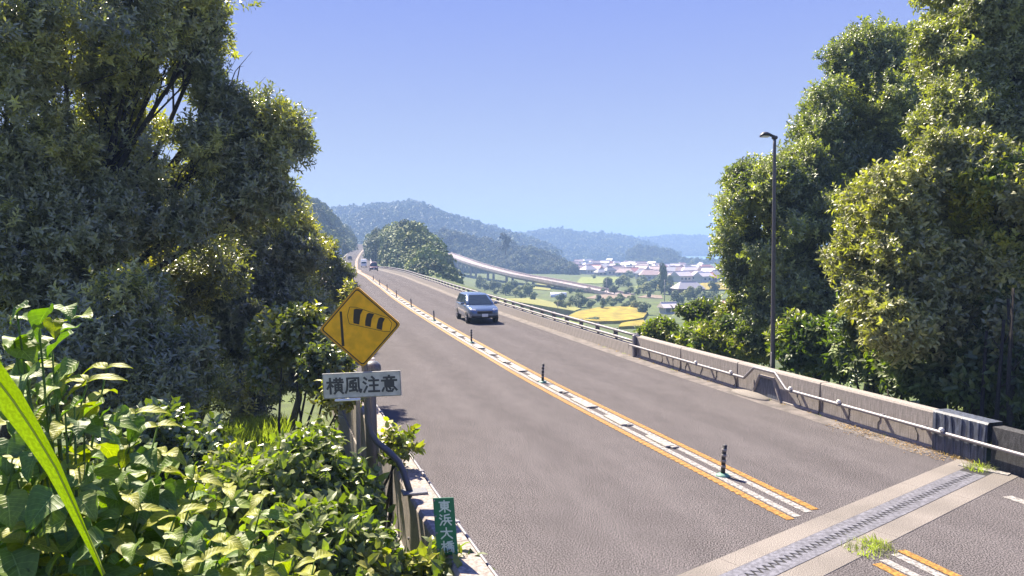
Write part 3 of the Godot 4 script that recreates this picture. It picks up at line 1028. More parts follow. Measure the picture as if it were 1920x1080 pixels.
func build_road() -> void:
	var deck := st_new()
	sweep(deck, [[-6.18, -0.02], [5.45, -0.02], [5.45, -.45], [3.0, -1.5], [-3.0, -1.5], [-6.18, -.45]], 0.0, road_len, 2.0)
	structure("bridge_deck", done(deck), M.concrete_old)
	structure("road", road_mesh(), M.asphalt)
	var s_joint_far := s_at(10.0)
	var r_end := s_at(255)
	structure("road_gutter", strip_mesh(4.5, 5.07, 0.004, s_at(14.0), r_end), M.gutter)
	structure("road_gutter", strip_mesh(-5.79, -5.3, 0.004, s_at(2.0), r_end), M.gutter)
	# expansion joint: skewed across both lanes
	var f0 := G(1269, 1080); var f1 := G(1767, 873)
	var dir := (f1 - f0).normalized()
	var across := dir.cross(Vector3.UP).normalized()       # towards the camera
	if across.z < 0: across = -across
	var a := f0 - dir * 4.4
	var length := (f1 - f0).length() + 4.4 + 0.9
	var joint := thing("expansion_joint", "steel finger joint between two concrete strips, cut slantwise across the road", "expansion joint", a)
	var jb := Basis(dir, Vector3.UP, across)
	if jb.determinant() < 0: jb = Basis(dir, Vector3.UP, across)
	for k in [[0.0, .34, "concrete_strip"], [.80, 1.18, "concrete_strip"]]:
		var n := 5
		for i in n:
			var st := st_new()
			cbox(st, Transform3D(jb, dir * length * (i + .5) / n + across * (k[0] + k[1]) * .5 + Vector3(0, -.02, 0)), Vector3(length / n - .006, .056, k[1] - k[0]), .004)
			obj(joint, k[2], done(st), M.concrete_pale)
	var stg := st_new()
	cbox(stg, Transform3D(jb, dir * length * .5 + across * .57 + Vector3(0, -.035, 0)), Vector3(length - .5, .08, .455), 0)
	obj(joint, "gap_trough", done(stg), M.gap_dark)
	for side in 2:
		var pol := PackedVector2Array()
		var pitch := .13
		var n := int((length - 1.0) / pitch)
		var edge: float = .345 if side == 0 else .795
		var z_in: float = .495 if side == 0 else .56
		pol.append(Vector2(.05, edge))
		for i in n:
			pol.append(Vector2(.05 + i * pitch, z_in))
			pol.append(Vector2(.05 + (i + .5) * pitch, z_in + .115))
		pol.append(Vector2(.05 + n * pitch, z_in))
		pol.append(Vector2(.05 + n * pitch, edge))
		var st := st_new()
		# x along the joint, y of the polygon across it
		prism(st, Transform3D(Basis(dir, across, Vector3.UP), Vector3.ZERO), pol, -.02, .012)
		obj(joint, "finger_plate", done(st), M.plate_steel)
	obj(joint, "end_cover", box_mesh(Vector3(.16, .03, .85), .006), M.white_line, Transform3D(jb, dir * (length - .62) + across * .62 + Vector3(0, .012, 0)))
	# painted lines, cut at the joint
	var near0 := a + across * 1.18
	var lines := [["yellow_line", -.40, -.26, M.yellow_line], ["white_line", -.22, -.08, M.white_line], ["white_line", .08, .22, M.white_line], ["yellow_line", .26, .40, M.yellow_line]]
	for l in lines:
		var mid: float = (l[1] + l[2]) * .5
		structure(l[0], strip_mesh(l[1], l[2], 0.008, s_hit(mid, a, a + dir) + .22, s_at(470), 0.7), l[3])
		structure(l[0], strip_mesh(l[1], l[2], 0.008, 0.0, s_hit(mid, near0, near0 + dir) - .25, 0.7), l[3])
	structure("edge_line", strip_mesh(3.72, 3.92, 0.008, 0.0, s_hit(3.8, near0, near0 + dir) - .3, 0.7), M.white_line)
	# raised ribs on the yellow and white lines
	var ribs := st_new()
	var ribs_w := st_new()
	var s := s_hit(-.33, a, a + dir) + .5
	while s < s_at(26):
		cbox(ribs, road_frame(s).translated_local(Vector3(-.345, .009, 0)), Vector3(.15, .005, .08), .004)
		cbox(ribs, road_frame(s + .03).translated_local(Vector3(.33, .009, 0)), Vector3(.13, .005, .08), .004)
		cbox(ribs_w, road_frame(s + .05).translated_local(Vector3(-.15, .009, 0)), Vector3(.13, .005, .08), .004)
		cbox(ribs_w, road_frame(s + .08).translated_local(Vector3(.15, .009, 0)), Vector3(.13, .005, .08), .004)
		s += .17
	structure("yellow_line_ribs", done(ribs), M.yellow_line).set_meta("kind", "stuff")
	tag(get_node("yellow_line_ribs"), "raised orange ribs across the yellow centre lines", "road marking")
	structure("white_line_ribs", done(ribs_w), M.white_line).set_meta("kind", "stuff")
	tag(get_node("white_line_ribs"), "raised white ribs across the white centre lines", "road marking")
	# pale pads between the white lines
	var padm: Array = []
	for i in 3:
		var r := RandomNumberGenerator.new()
		r.seed = 70 + i
		var st := st_new()
		cbox(st, Transform3D(Basis(Vector3.UP, r.randf_range(-.03, .03))), Vector3(.20 + .05 * i, .05, .95 + .12 * i), .012)
		cbox(st, Transform3D(Basis(Vector3.UP, .1), Vector3(.07, -.006, .42)), Vector3(.16, .04, .3), .01)
		padm.append(done(st))
	var strip := thing("median_strip", "row of pale raised pads between the white centre lines", "median strip")
	var k := 0
	s = s_at(16.3)
	while s < s_at(118):
		obj(strip, "pad", padm[k % 3], M.pad, road_frame(s).translated_local(Vector3(R.randf_range(-.02, .02), .028, 0)))
		s += 2.0 + R.randf_range(-.12, .12)
		k += 1

# ---------------------------------------------------------------- barriers
func build_barriers() -> void:
	# mountain side wall, from the near frame edge far along the bridge
	var w := thing("concrete_wall", "long pale concrete parapet along the mountain side of the bridge", "wall")
	var sL := s_at(1.0, -5.5)
	var n := 0
	while sL < s_at(255):
		var e := sL + (4.0 if n < 14 else 24.0)
		var st := st_new()
		sweep(st, [[-5.78, -.3], [-5.78, .82], [-5.81, .86], [-6.12, .86], [-6.15, .82], [-6.15, -1.1], [-6.06, -1.1]], sL + .012, e, 1.0)
		obj(w, "panel", done(st), M.concrete)
		sL = e
		n += 1
	var st2 := st_new(true)
	var pts: Array = []
	var q := s_at(1.0)
	while q < s_at(250):
		pts.append(rp(q, -5.73, .77))
		q += 1.2 if q < 80.0 else 5.0
	tube(st2, pts, [.022], 6)
	obj(w, "pipe_rail", done(st2), M.galv)
	for i in 12:
		var bs := s_at(7.0) + i * 2.2
		obj(w, "rail_bracket", box_mesh(Vector3(.10, .09, .07), .01), M.galv, road_frame(bs).translated_local(Vector3(-5.75, .76, 0)))
	# seaward parapet close by
	var p := thing("concrete_parapet", "weathered grey concrete parapet with a pipe rail on the seaward side", "wall")
	var cuts := [29.0, 25.6, 22.4, 19.0, 15.6]
	for i in 4:
		var st := st_new()
		sweep(st, [[5.06, -.3], [5.06, .05], [5.10, .07], [5.10, .76], [5.13, .80], [5.37, .80], [5.40, .76], [5.40, -1.4], [5.30, -1.4]], s_at(cuts[i + 1], 5.1) + .02, s_at(cuts[i], 5.1) - .02, 1.0)
		obj(p, "panel", done(st), M.concrete_old)
		var sj := st_new()
		sweep(sj, [[5.12, -.3], [5.12, .77], [5.36, .77], [5.36, -1.2]], s_at(cuts[i + 1], 5.1) - .03, s_at(cuts[i + 1], 5.1) + .03, .06)
		obj(p, "joint_filler", done(sj), M.gap_dark)
	# buttress blocks and cracks on the lower face
	var rr := RandomNumberGenerator.new()
	rr.seed = 3
	for i in 16:
		var sc := st_new()
		var f := road_frame(s_at(16.2, 5.1) + i * .95).translated_local(Vector3(5.094, 0, 0))
		var y := .42
		var x := 0.0
		for k in 4:
			var y2 := y - rr.randf_range(.06, .13)
			var x2 := x + rr.randf_range(-.09, .09)
			var d := Vector3(0, y2 - y, x2 - x)
			cbox(sc, f * Transform3D(Basis(Vector3.RIGHT, -atan2(x2 - x, y - y2)), Vector3(0, (y + y2) * .5, (x + x2) * .5)), Vector3(.010, d.length() + .01, rr.randf_range(.004, .012)))
			y = y2; x = x2
		obj(p, "crack", done(sc), M.gap_dark)
	var sr := st_new(true)
	var rail: Array = []
	q = s_at(8.0, 5.1)
	var na := s_at(20.1, 5.1)
	var nb := s_at(21.9, 5.1)
	while q < s_at(29.3, 5.1):
		rail.append(rp(q, 4.98, .43))
		if q < na and q + .6 >= na:
			rail.append(rp(na, 4.98, .43)); rail.append(rp(na + .45, 4.96, .80)); rail.append(rp(nb - .5, 4.96, .80)); rail.append(rp(nb, 4.98, .43))
			q = nb
		q += .6
	tube(sr, rail, [.042], 8)
	obj(p, "pipe_rail", done(sr), M.galv)
	for z in [28.0, 26.6, 25.2, 23.8, 22.6, 19.7, 18.3, 17.0, 15.9]:
		obj(p, "rail_bracket", box_mesh(Vector3(.13, .10, .06), .015), M.galv, road_frame(s_at(z, 5.1)).translated_local(Vector3(5.04, .42, 0)))
	for z in [24.4, 22.5, 19.9, 18.2, 15.4]:
		var so := st_new(true)
		var rg: Array = []
		for c in [[-.04, .02], [-.035, .040], [0.0, .048], [.035, .040], [.04, .02]]:
			var one: Array = []
			for k in 12: one.append(Vector3(cos(TAU * k / 12) * c[1], sin(TAU * k / 12) * c[1] , c[0]))
			rg.append(one)
		loft(so, rg)
		var rf := thing("barrier_reflector", "round white reflector on the pipe rail, " + {24.4: "farthest along the parapet", 22.5: "just beyond the trapezoid recess", 19.9: "just before the trapezoid recess", 18.2: "halfway from the recess to the blue sheet", 15.4: "on the blue sheet"}[z], "reflector", Vector3.ZERO, "reflectors on the seaward pipe rail")
		rf.transform = road_frame(s_at(z, 5.1)).translated_local(Vector3(4.95, .50, 0))
		obj(rf, "lens", done(so), M.reflect)
		obj(rf, "clip", box_mesh(Vector3(.05, .08, .05), .008), M.galv, Transform3D(Basis(), Vector3(.02, -.075, 0)))
	# trapezoid recess where the pipe climbs
	var f2 := road_frame((na + nb) * .5)
	var sp := st_new()
	prism(sp, f2 * Transform3D(Basis(Vector3(0, 0, 1), Vector3(0, 1, 0), Vector3(-1, 0, 0)), Vector3(5.09, 0, 0)), PackedVector2Array([Vector2(-.62, .02), Vector2(.62, .02), Vector2(.28, .56), Vector2(-.28, .56)]), -.02, .025)
	obj(p, "recess_plate", done(sp), M.blue_sheet)
	var ss := st_new()
	for sg in [-1.0, 1.0]:
		cbox(ss, f2 * Transform3D(Basis(Vector3.RIGHT, .53 * sg), Vector3(5.06, .3, -.47 * sg)), Vector3(.09, .68, .06), .01)
	cbox(ss, f2 * Transform3D(Basis(), Vector3(5.06, .60, 0)), Vector3(.09, .06, .62), .01)
	obj(p, "recess_frame", done(ss), M.concrete_old)
	var sk := st_new(true)
	var rgs: Array = []
	for c in [[0.0, 1.0], [.05, .9], [.10, .5], [.11, .05]]:
		var one: Array = []
		for k in 14: one.append(f2 * Vector3(4.92 + cos(TAU * k / 14) * .28 * c[1], c[0], -.55 + sin(TAU * k / 14) * .85 * c[1]))
		rgs.append(one)
	loft(sk, rgs)
	obj(p, "mortar_heap", done(sk), M.concrete_pale)
	# blue sheet over the gap, then the parapet end, tree shade and dirt painted dark
	var sb := st_new()
	sweep(sb, [[5.04, .02], [5.05, .80], [5.08, .84], [5.42, .84], [5.43, .4]], s_at(14.5, 5.1), s_at(15.7, 5.1), .2, false)
	var bs2 := obj(self, "gap_cover_sheet", done(sb), M.blue_sheet)
	tag(bs2, "creased blue sheet wrapped over the gap in the seaward parapet", "cover sheet")
	var fl := st_new()
	var sq := s_at(14.55, 5.1)
	while sq < s_at(15.65, 5.1):
		var fr := road_frame(sq).translated_local(Vector3(5.035, .42, 0))
		cbox(fl, fr * Transform3D(Basis(Vector3.RIGHT, R.randf_range(-.12, .12)), Vector3.ZERO), Vector3(.02, .78, .035), .008)
		sq += R.randf_range(.13, .26)
	obj(bs2, "crease", done(fl), M.blue_sheet)
	var en := thing("end_parapet", "stained end section of concrete parapet beyond the blue sheet, tree shade painted dark", "wall")
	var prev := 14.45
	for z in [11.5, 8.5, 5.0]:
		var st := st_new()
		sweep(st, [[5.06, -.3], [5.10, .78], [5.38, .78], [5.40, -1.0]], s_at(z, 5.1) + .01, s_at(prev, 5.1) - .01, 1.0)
		obj(en, "panel", done(st), M.concrete_dirt_shade)
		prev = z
	# bridge railing farther on: low wall, two rails, posts
	var br := thing("bridge_railing", "low wall with twin steel rails running far along the seaward bridge edge", "railing")
	var s0 := s_at(29.1, 5.1)
	var s1 := s_at(330, 5.1)
	var sw := st_new()
	sweep(sw, [[5.06, -.3], [5.10, .42], [5.40, .42], [5.44, -.3], [5.40, -1.2], [5.2, -1.2]], s0, s1, 2.0)
	obj(br, "low_wall", done(sw), M.concrete_old)
	for y in [.56, .80]:
		var s3 := st_new(true)
		var pl: Array = []
		q = s0 - .3
		while q < s1:
			pl.append(rp(q, 5.16, y))
			q += 2.0 if q < 100.0 else 6.0
		tube(s3, pl, [.055], 6)
		obj(br, "rail", done(s3), M.galv)
	var post := st_new()
	cbox(post, Transform3D(Basis(), Vector3(.10, .64, 0)), Vector3(.09, .46, .12), .02)
	cbox(post, Transform3D(Basis(), Vector3(.03, .69, 0)), Vector3(.12, .36, .05), .01)
	var pm := done(post)
	q = s0 + .1
	while q < s_at(220):
		obj(br, "post", pm, M.galv, road_frame(q).translated_local(Vector3(5.16, 0, 0)))
		q += 2.0
	obj(br, "end_post", box_mesh(Vector3(.12, .84, .16), .03), M.galv, road_frame(s0 - .15).translated_local(Vector3(5.03, .42, 0)))

# ---------------------------------------------------------------- hills and woods
func build_hills() -> void:
	var tones := [Color(.035, .055, .018), Color(.070, .092, .026), Color(.11, .13, .03)]
	var crowns := [M.mass_0, M.mass_1, M.mass_2]
	var g: Array
	g = hill("far_hill", "long wooded ridge across the bay, seaward end", [[1120, 456, 2300], [1190, 460, 2300], [1230, 454, 2250], [1260, 452, 2250], [1295, 451, 2250], [1330, 455, 2250], [1400, 456, 2250], [1500, 462, 2300], [1650, 466, 2300], [1800, 474, 2300]], -26, 300, 300, 1, 14, M.hill)
	wood_on(g, "far_wood", "hazy unbroken woodland on the ridge across the bay", 5200, crowns, Vector2(12, 20), M.leaf_far, tones, 31)
	g = hill("middle_hill", "wooded ridge behind the village", [[880, 448, 1750], [930, 444, 1750], [955, 448, 1720], [985, 447, 1700], [1020, 441, 1680], [1050, 438, 1680], [1080, 444, 1680], [1110, 448, 1680], [1150, 450, 1680], [1180, 456, 1680], [1215, 466, 1680], [1245, 476, 1690], [1270, 486, 1700]], -24, 420, 300, 2, 16, M.hill)
	wood_on(g, "ridge_wood", "hazy unbroken woodland on the ridge behind the village", 5600, crowns, Vector2(9, 16), M.leaf_far, tones, 32)
	g = hill("mountain", "highest wooded mountain with a rounded peak behind the road", [[430, 431, 1250], [520, 416, 1250], [590, 407, 1250], [640, 405, 1230], [680, 403, 1200], [700, 399, 1190], [722, 396, 1180], [745, 393, 1180], [775, 391, 1180], [790, 396, 1180], [812, 406, 1190], [842, 418, 1200], [872, 421, 1220], [902, 430, 1240], [937, 444, 1260], [975, 459, 1280], [1010, 473, 1290], [1040, 489, 1300]], -16, 480, 300, 3, 22, M.hill)
	wood_on(g, "mountain_wood", "hazy unbroken woodland covering the highest mountain", 9000, crowns, Vector2(8, 14), M.leaf_far, tones, 33)
	g = hill("village_hill", "low dark wooded hill between the curved viaduct and the village", [[800, 452, 695], [840, 450, 695], [870, 453, 695], [900, 462, 695], [940, 468, 695], [965, 475, 690], [1000, 483, 685], [1030, 491, 680], [1052, 502, 675], [1066, 518, 670], [1075, 535, 665]], -18, 90, 140, 4, 7, M.hill)
	wood_on(g, "dark_wood", "dense dark wood on the low hill behind the viaduct", 2600, [M.far_crown_0, M.far_crown_1, M.far_crown_2], Vector2(6, 10), M.leaf_far, tones, 34)
	g = hill("bay_hill", "low tree covered mound behind the village roofs beside the bay", [[1180, 478, 1050], [1205, 474, 1050], [1230, 475, 1050], [1255, 480, 1050], [1268, 492, 1050], [1300, 499, 1050], [1340, 500, 1050], [1400, 500, 1050], [1480, 502, 1050]], -22, 60, 60, 6, 4, M.hill)
	wood_on(g, "shore_wood", "tree belt on the mound behind the village roofs", 900, [M.far_crown_0, M.far_crown_1, M.far_crown_2], Vector2(7, 12), M.leaf_far, tones, 36)
	g = hill("mountain_side_slope", "near wooded slope falling to the mountain side of the road", [[-500, 280, 380], [100, 320, 380], [400, 355, 390], [500, 372, 395], [545, 388, 400], [575, 398, 470], [600, 412, 500], [622, 430, 530], [640, 446, 560], [654, 458, 590]], -4, 190, 120, 7, 9, M.hill)
	wood_on(g, "slope_wood", "green wood covering the near slope beside the road", 3800, [M.far_crown_0, M.far_crown_1, M.far_crown_2], Vector2(6, 11), M.leaf_far, [Color(.06, .085, .035), Color(.12, .15, .045), Color(.19, .20, .045)], 37)
	g = hill("road_spur", "steep wooded spur right beside the bridge end", [[700, 466, 370], [715, 464, 340], [735, 456, 300], [758, 452, 280], [778, 458, 268], [789, 472, 258], [803, 484, 252], [814, 502, 246], [823, 524, 240], [831, 546, 236], [839, 562, 232]], -17, 85, 60, 5, 5, M.bank, 2.4)
	wood_on(g, "spur_wood", "green mixed wood on the upper part of the steep spur", 620, [M.far_crown_0, M.far_crown_4, M.far_crown_2], Vector2(5, 9), M.leaf_far, [Color(.075, .11, .04), Color(.15, .19, .05), Color(.25, .27, .055)], 35, 3, 20)
	# single trees that stand out on and around the spur
	var lone := [
		[706, 474, 330, 9, 15, 3, M.tree_d, "dark conical evergreen at the far bend of the road"], [722, 478, 300, 7, 14, 3, M.tree_d, "tall narrow dark tree beside the bend on the spur"],
		[742, 470, 262, 9, 11, 4, M.tree_c, "bright yellow-green bushy tree at the road end of the spur"], [765, 462, 255, 10, 11, 0, M.tree_b, "rounded mid-green tree under the top of the spur"],
		[792, 466, 248, 10, 10, 1, M.tree_b, "broad green tree on the seaward shoulder of the spur"], [806, 490, 242, 7, 8, 2, M.tree_a, "small dark round tree low on the seaward shoulder of the spur"],
		[752, 496, 225, 7, 8, 5, M.tree_b, "green tree standing just above the bridge railing"], [780, 500, 215, 6, 7, 0, M.tree_c, "yellowish small tree just above the bridge railing"],
		[948, 458, 520, 6, 14, 3, M.tree_d, "single pointed conifer rising from the dark wood behind the viaduct"]]
	for l in lone:
		var p := P(l[0], l[1], l[2])
		far_tree(l[7], p - Vector3(0, l[4] * .5, 0), l[3] * 1.2, l[4] / ([1.0, 1.1, .9, 1.6, 1.2, 1.0][l[5]] as float), M["far_crown_%d" % l[5]], l[6], "trees standing out on the hills")

# ---------------------------------------------------------------- valley: fields, hedges, village
func field(called: String, px: Array, m: Material, rise: float) -> void:
	var poly := PackedVector2Array()
	for i in px.size():
		var a = px[i]
		var b = px[(i + 1) % px.size()]
		for k in 3:
			var v := V(lerpf(a[0], b[0], k / 3.0), lerpf(a[1], b[1], k / 3.0))
			poly.append(Vector2(v.x, v.z))
	var st := st_new()
	var idx := Geometry2D.triangulate_polygon(poly)
	for i in idx.size():
		var q := poly[idx[i]]
		st.add_vertex(Vector3(q.x, terrain(q.x, -q.y) + rise, q.y))
	for i in poly.size():
		var a := poly[i]; var b := poly[(i + 1) % poly.size()]
		var ya := terrain(a.x, -a.y); var yb := terrain(b.x, -b.y)
		quad(st, Vector3(a.x, ya - .3, a.y), Vector3(b.x, yb - .3, b.y), Vector3(b.x, yb + rise, b.y), Vector3(a.x, ya + rise, a.y))
	structure(called, done(st), m)

func build_valley() -> void:
	field("rice_field", [[1058, 601], [1085, 588], [1120, 581], [1160, 579], [1206, 576], [1214, 590], [1206, 601], [1168, 607], [1120, 608]], M.rice, .75)
	field("rice_field", [[1165, 611], [1206, 604], [1214, 616], [1160, 618]], M.rice, .7)
	field("rice_field", [[1100, 549], [1118, 545], [1132, 546], [1126, 551]], M.rice, .7)
	field("rice_field", [[1226, 536], [1262, 532], [1262, 540], [1228, 542]], M.rice, .7)
	field("rice_field", [[1306, 537], [1316, 533], [1400, 532], [1410, 545], [1310, 546]], M.rice, .7)
	field("soil_field", [[1098, 560], [1118, 554], [1183, 551], [1184, 558], [1140, 562]], M.soil, .2)
	field("soil_field", [[1195, 558], [1215, 553], [1240, 555], [1243, 561]], M.soil, .2)
	field("green_field", [[905, 570], [930, 562], [1000, 560], [1090, 580], [1050, 596], [1000, 598]], M.pale_field, .3)
	field("green_field", [[990, 542], [1020, 526], [1034, 528], [1032, 546]], M.pale_field, .3)
	field("green_field", [[1080, 532], [1090, 520], [1180, 521], [1180, 529], [1120, 533]], M.green_field, .3)
	field("green_field", [[960, 582], [1010, 590], [1060, 600], [1100, 612], [1040, 612]], M.green_field, .25)
	field("green_field", [[1190, 538], [1216, 534], [1218, 541], [1196, 543]], M.green_field, .3)
	# bushes and field trees: [px, py of the foot, width in px, height in px, tone, crown]
	var rows := [
		["bush in the strip below the viaduct", "bushes below the viaduct", 24, 898, 1005, 534, 566, 12, 28],
		["shrub in the hedge before the rice field", "hedge above the rice field", 22, 1040, 1205, 566, 582, 14, 26],
		["tree in the clump past the viaduct end", "clump beyond the viaduct end", 15, 1140, 1260, 534, 560, 16, 36],
		["garden tree among the village roofs", "trees among the village houses", 26, 1065, 1340, 487, 528, 10, 20],
		["field tree beside the far paddies", "trees by the far paddies", 14, 1255, 1345, 548, 572, 18, 36],
		["hedge bush behind the soil field", "hedge by the soil field", 10, 1060, 1190, 548, 553, 10, 16]]
	var r := RandomNumberGenerator.new()
	r.seed = 91
	var ordinal := ["first", "second", "third", "fourth", "fifth", "sixth", "seventh", "eighth", "ninth", "tenth", "eleventh", "twelfth", "thirteenth", "fourteenth", "fifteenth", "sixteenth", "seventeenth", "eighteenth", "nineteenth", "twentieth", "twenty-first", "twenty-second", "twenty-third", "twenty-fourth", "twenty-fifth", "twenty-sixth"]
	var tone_names := {0: "dark green", 1: "mid-green", 2: "yellow-green"}
	for row in rows:
		for i in row[2]:
			var f: float = (i + r.randf()) / row[2]
			var px := lerpf(row[3], row[4], f)
			var py := r.randf_range(row[5], row[6])
			if row[1] == "bushes below the viaduct": py = lerpf(row[5], row[6], clampf(f * .5 + r.randf() * .5, 0, 1))
			var p := V(px, py)
			var d := -p.z
			var w: float = r.randf_range(row[7], row[8]) / F * d * .8
			var k := r.randi() % 6
			var tn: int = [0, 0, 1, 1, 2][r.randi() % 5]
			if k == 3 and r.randf() < .7: k = 1
			var kind := "narrow" if k == 3 else ("wide" if w > lerpf(row[7], row[8], .5) / F * d else "small")
			far_tree("%s %s %s, %s along" % [kind, tone_names[tn], row[0], ordinal[i]], p, w, w * r.randf_range(.7, 1.0), M["far_crown_%d" % k], [M.tree_a, M.tree_b, M.tree_c][tn], row[1] as String, "bush" if "bush" in row[0] or "shrub" in row[0] else "tree", "bush" if "bush" in row[0] or "shrub" in row[0] else "tree")
	for l in [[1085, 577, 24, 24, "dark round tree alone at the edge of the green field"], [1052, 566, 20, 16, "dark bush behind the little greenhouse"], [1240, 552, 22, 56, "tall dark tree before the middle of the village"], [1140, 545, 22, 22, "dark round tree at the end of the viaduct"], [1210, 590, 28, 22, "dark bush at the corner of the yellow rice field"], [1112, 603, 26, 9, "low green scrub along the front of the rice field"]]:
		var p := V(l[0], l[1])
		var s: float = -p.z / F
		far_tree(l[4], p, l[2] * s * 1.1, l[3] * s * 1.05, M["far_crown_%d" % (int(l[0]) % 3)], M.tree_a, "", "tree", "tree")
	# the village
	var roofs := {"pink-brown tiled": mat(Color(.34, .24, .23), .6), "grey tiled": mat(Color(.30, .29, .31), .45), "silver": mat(Color(.56, .50, .50), .5), "red": mat(Color(.34, .13, .12), .6), "dark slate": mat(Color(.10, .10, .13), .5)}
	var walls := {"white": mat(Color(.50, .48, .45), .8), "cream": mat(Color(.40, .35, .28), .8), "brown": mat(Color(.20, .14, .10), .8)}
	var lanes := [["topmost", 11, 1056, 1180, 490, 492], ["upper", 19, 1062, 1235, 499, 501], ["middle", 26, 1080, 1330, 508, 507], ["lower", 25, 1098, 1345, 514, 515], ["lowest", 12, 1200, 1350, 526, 527]]
	for la in lanes:
		for i in la[1]:
			var f: float = (i + .5 + r.randf_range(-.3, .3)) / la[1]
			var p := V(lerpf(la[2], la[3], f), lerpf(la[4], la[5], f) + r.randf_range(-3.5, 3.5))
			var rk: String = roofs.keys()[[0, 0, 0, 1, 1, 2, 2, 3, 4][r.randi() % 9]]
			var wk: String = walls.keys()[[0, 0, 1, 2][r.randi() % 4]]
			house("%s house with %s roof, %s from the viaduct in the village's %s row" % [wk, rk, ordinal[i], la[0]], p, r.randf_range(7, 13), r.randf_range(6, 8.5), r.randf_range(2.4, 3.8), r.randf_range(-.7, .7), roofs[rk], walls[wk], r.randf() < .5, "village houses")
	house("pale grey house with a white roof hidden in trees below the parapet", V(1253, 588), 4.2, 3.6, 2.0, .3, roofs["silver"], walls["white"], false, "")
	house("pink-roofed shed showing between the shrubs beside the lamp post", V(1351, 584), 4.0, 3.6, 2.2, -.2, mat(Color(.55, .22, .22), .5), walls["cream"], true, "")
	house("grey-roofed farmhouse between the clump and the far paddies", V(1290, 556), 11, 7, 3.4, .2, roofs["grey tiled"], walls["brown"], true, "")
	# greenhouse
	var gp := V(1047, 557)
	var gh := thing("greenhouse", "small white plastic tunnel greenhouse in the green valley field", "greenhouse", gp)
	var sg := st_new(true)
	var rings: Array = []
	for x in [-3.2, 3.2]:
		var one: Array = []
		for k in 13: one.append(Vector3(x, sin(PI * k / 12) * 1.9, cos(PI * k / 12) * 1.6))
		rings.append(one)
	loft(sg, rings)
	obj(gh, "cover", done(sg), M.white_paint)
	for x in [-3.2, -1.1, 1.1, 3.2]:
		var hoop: Array = []
		for k in 13: hoop.append(Vector3(x, sin(PI * k / 12) * 1.93, cos(PI * k / 12) * 1.63))
		obj(gh, "hoop", tube_mesh(hoop, [.04], 5), M.galv)
	# utility poles
	for u in [[1046, 592, 566, "thin utility pole in the green field just past the railing"], [1246, 572, 524, "utility pole near the tall dark tree before the village"], [1137, 552, 522, "utility pole at the end of the viaduct"]]:
		var p := V(u[0], u[1])
		var h: float = (u[1] - u[2]) / F * -p.z
		var t := thing("utility_pole", u[3], "utility pole", p, "utility poles in the valley")
		obj(t, "pole", tube_mesh([Vector3(0, -.5, 0), Vector3(0, h, 0)], [.16, .11], 8), M.concrete_old)
		obj(t, "crossarm", box_mesh(Vector3(1.5, .1, .1), .01), M.dark_steel, Transform3D(Basis(), Vector3(0, h - .5, 0)))

func build_viaduct() -> void:
	var v := thing("viaduct", "long curved concrete viaduct sweeping down over the valley fields", "bridge")
	var px := [[835, 473, 620], [853, 479, 575], [880, 489, 520], [910, 498, 480], [940, 506, 450], [975, 514, 420], [1010, 520, 395], [1050, 527, 370], [1090, 535, 350], [1120, 541, 337], [1150, 547, 326], [1175, 553, 318]]
	var c := Curve3D.new()
	for i in px.size():
		var p := P(px[i][0], px[i][1], px[i][2])
		var a := P(px[maxi(i - 1, 0)][0], px[maxi(i - 1, 0)][1], px[maxi(i - 1, 0)][2])
		var b := P(px[mini(i + 1, px.size() - 1)][0], px[mini(i + 1, px.size() - 1)][1], px[mini(i + 1, px.size() - 1)][2])
		c.add_point(p, (a - b) / 6.0, (b - a) / 6.0)
	var L := c.get_baked_length()
	var fr := func(s: float) -> Transform3D:
		var t := (c.sample_baked(minf(s + 1.0, L)) - c.sample_baked(maxf(s - 1.0, 0))).normalized()
		var x := t.cross(Vector3.UP).normalized()
		return Transform3D(Basis(x, Vector3.UP, x.cross(Vector3.UP)), c.sample_baked(s))
	for part in [["deck", [[-4.6, -.9], [-4.6, -1.3], [-2.6, -2.6], [2.6, -2.6], [4.6, -1.3], [4.6, -.9]], M.viaduct], ["road_surface", [[-4.2, -.85], [4.2, -.85], [4.2, -.88], [-4.2, -.88]], M.viaduct], ["parapet", [[-4.6, -.9], [-4.6, .1], [-4.3, .1], [-4.3, -.9]], M.viaduct], ["parapet", [[4.3, -.9], [4.3, .1], [4.6, .1], [4.6, -.9]], M.viaduct]]:
		var st := st_new()
		var rings: Array = []
		for i in 61:
			var f: Transform3D = fr.call(L * i / 60.0)
			var ring: Array = []
			for q in part[1]: ring.append(f * Vector3(q[0], q[1], 0))
			rings.append(ring)
		loft(st, rings)
		obj(v, part[0], done(st), part[2])
	for s in [.22, .36, .49, .60, .70, .79, .87]:
		var f: Transform3D = fr.call(L * s)
		var y := terrain(f.origin.x, -f.origin.z)
		var h := f.origin.y - 2.6 - y
		if h < 1.0: continue
		for o in [-1.8, 1.8]:
			obj(v, "pier", tube_mesh([Vector3(0, -1, 0), Vector3(0, h + .3, 0)], [.75, .75], 10), M.concrete_old, Transform3D(Basis(), f * Vector3(o, y - f.origin.y, 0)))

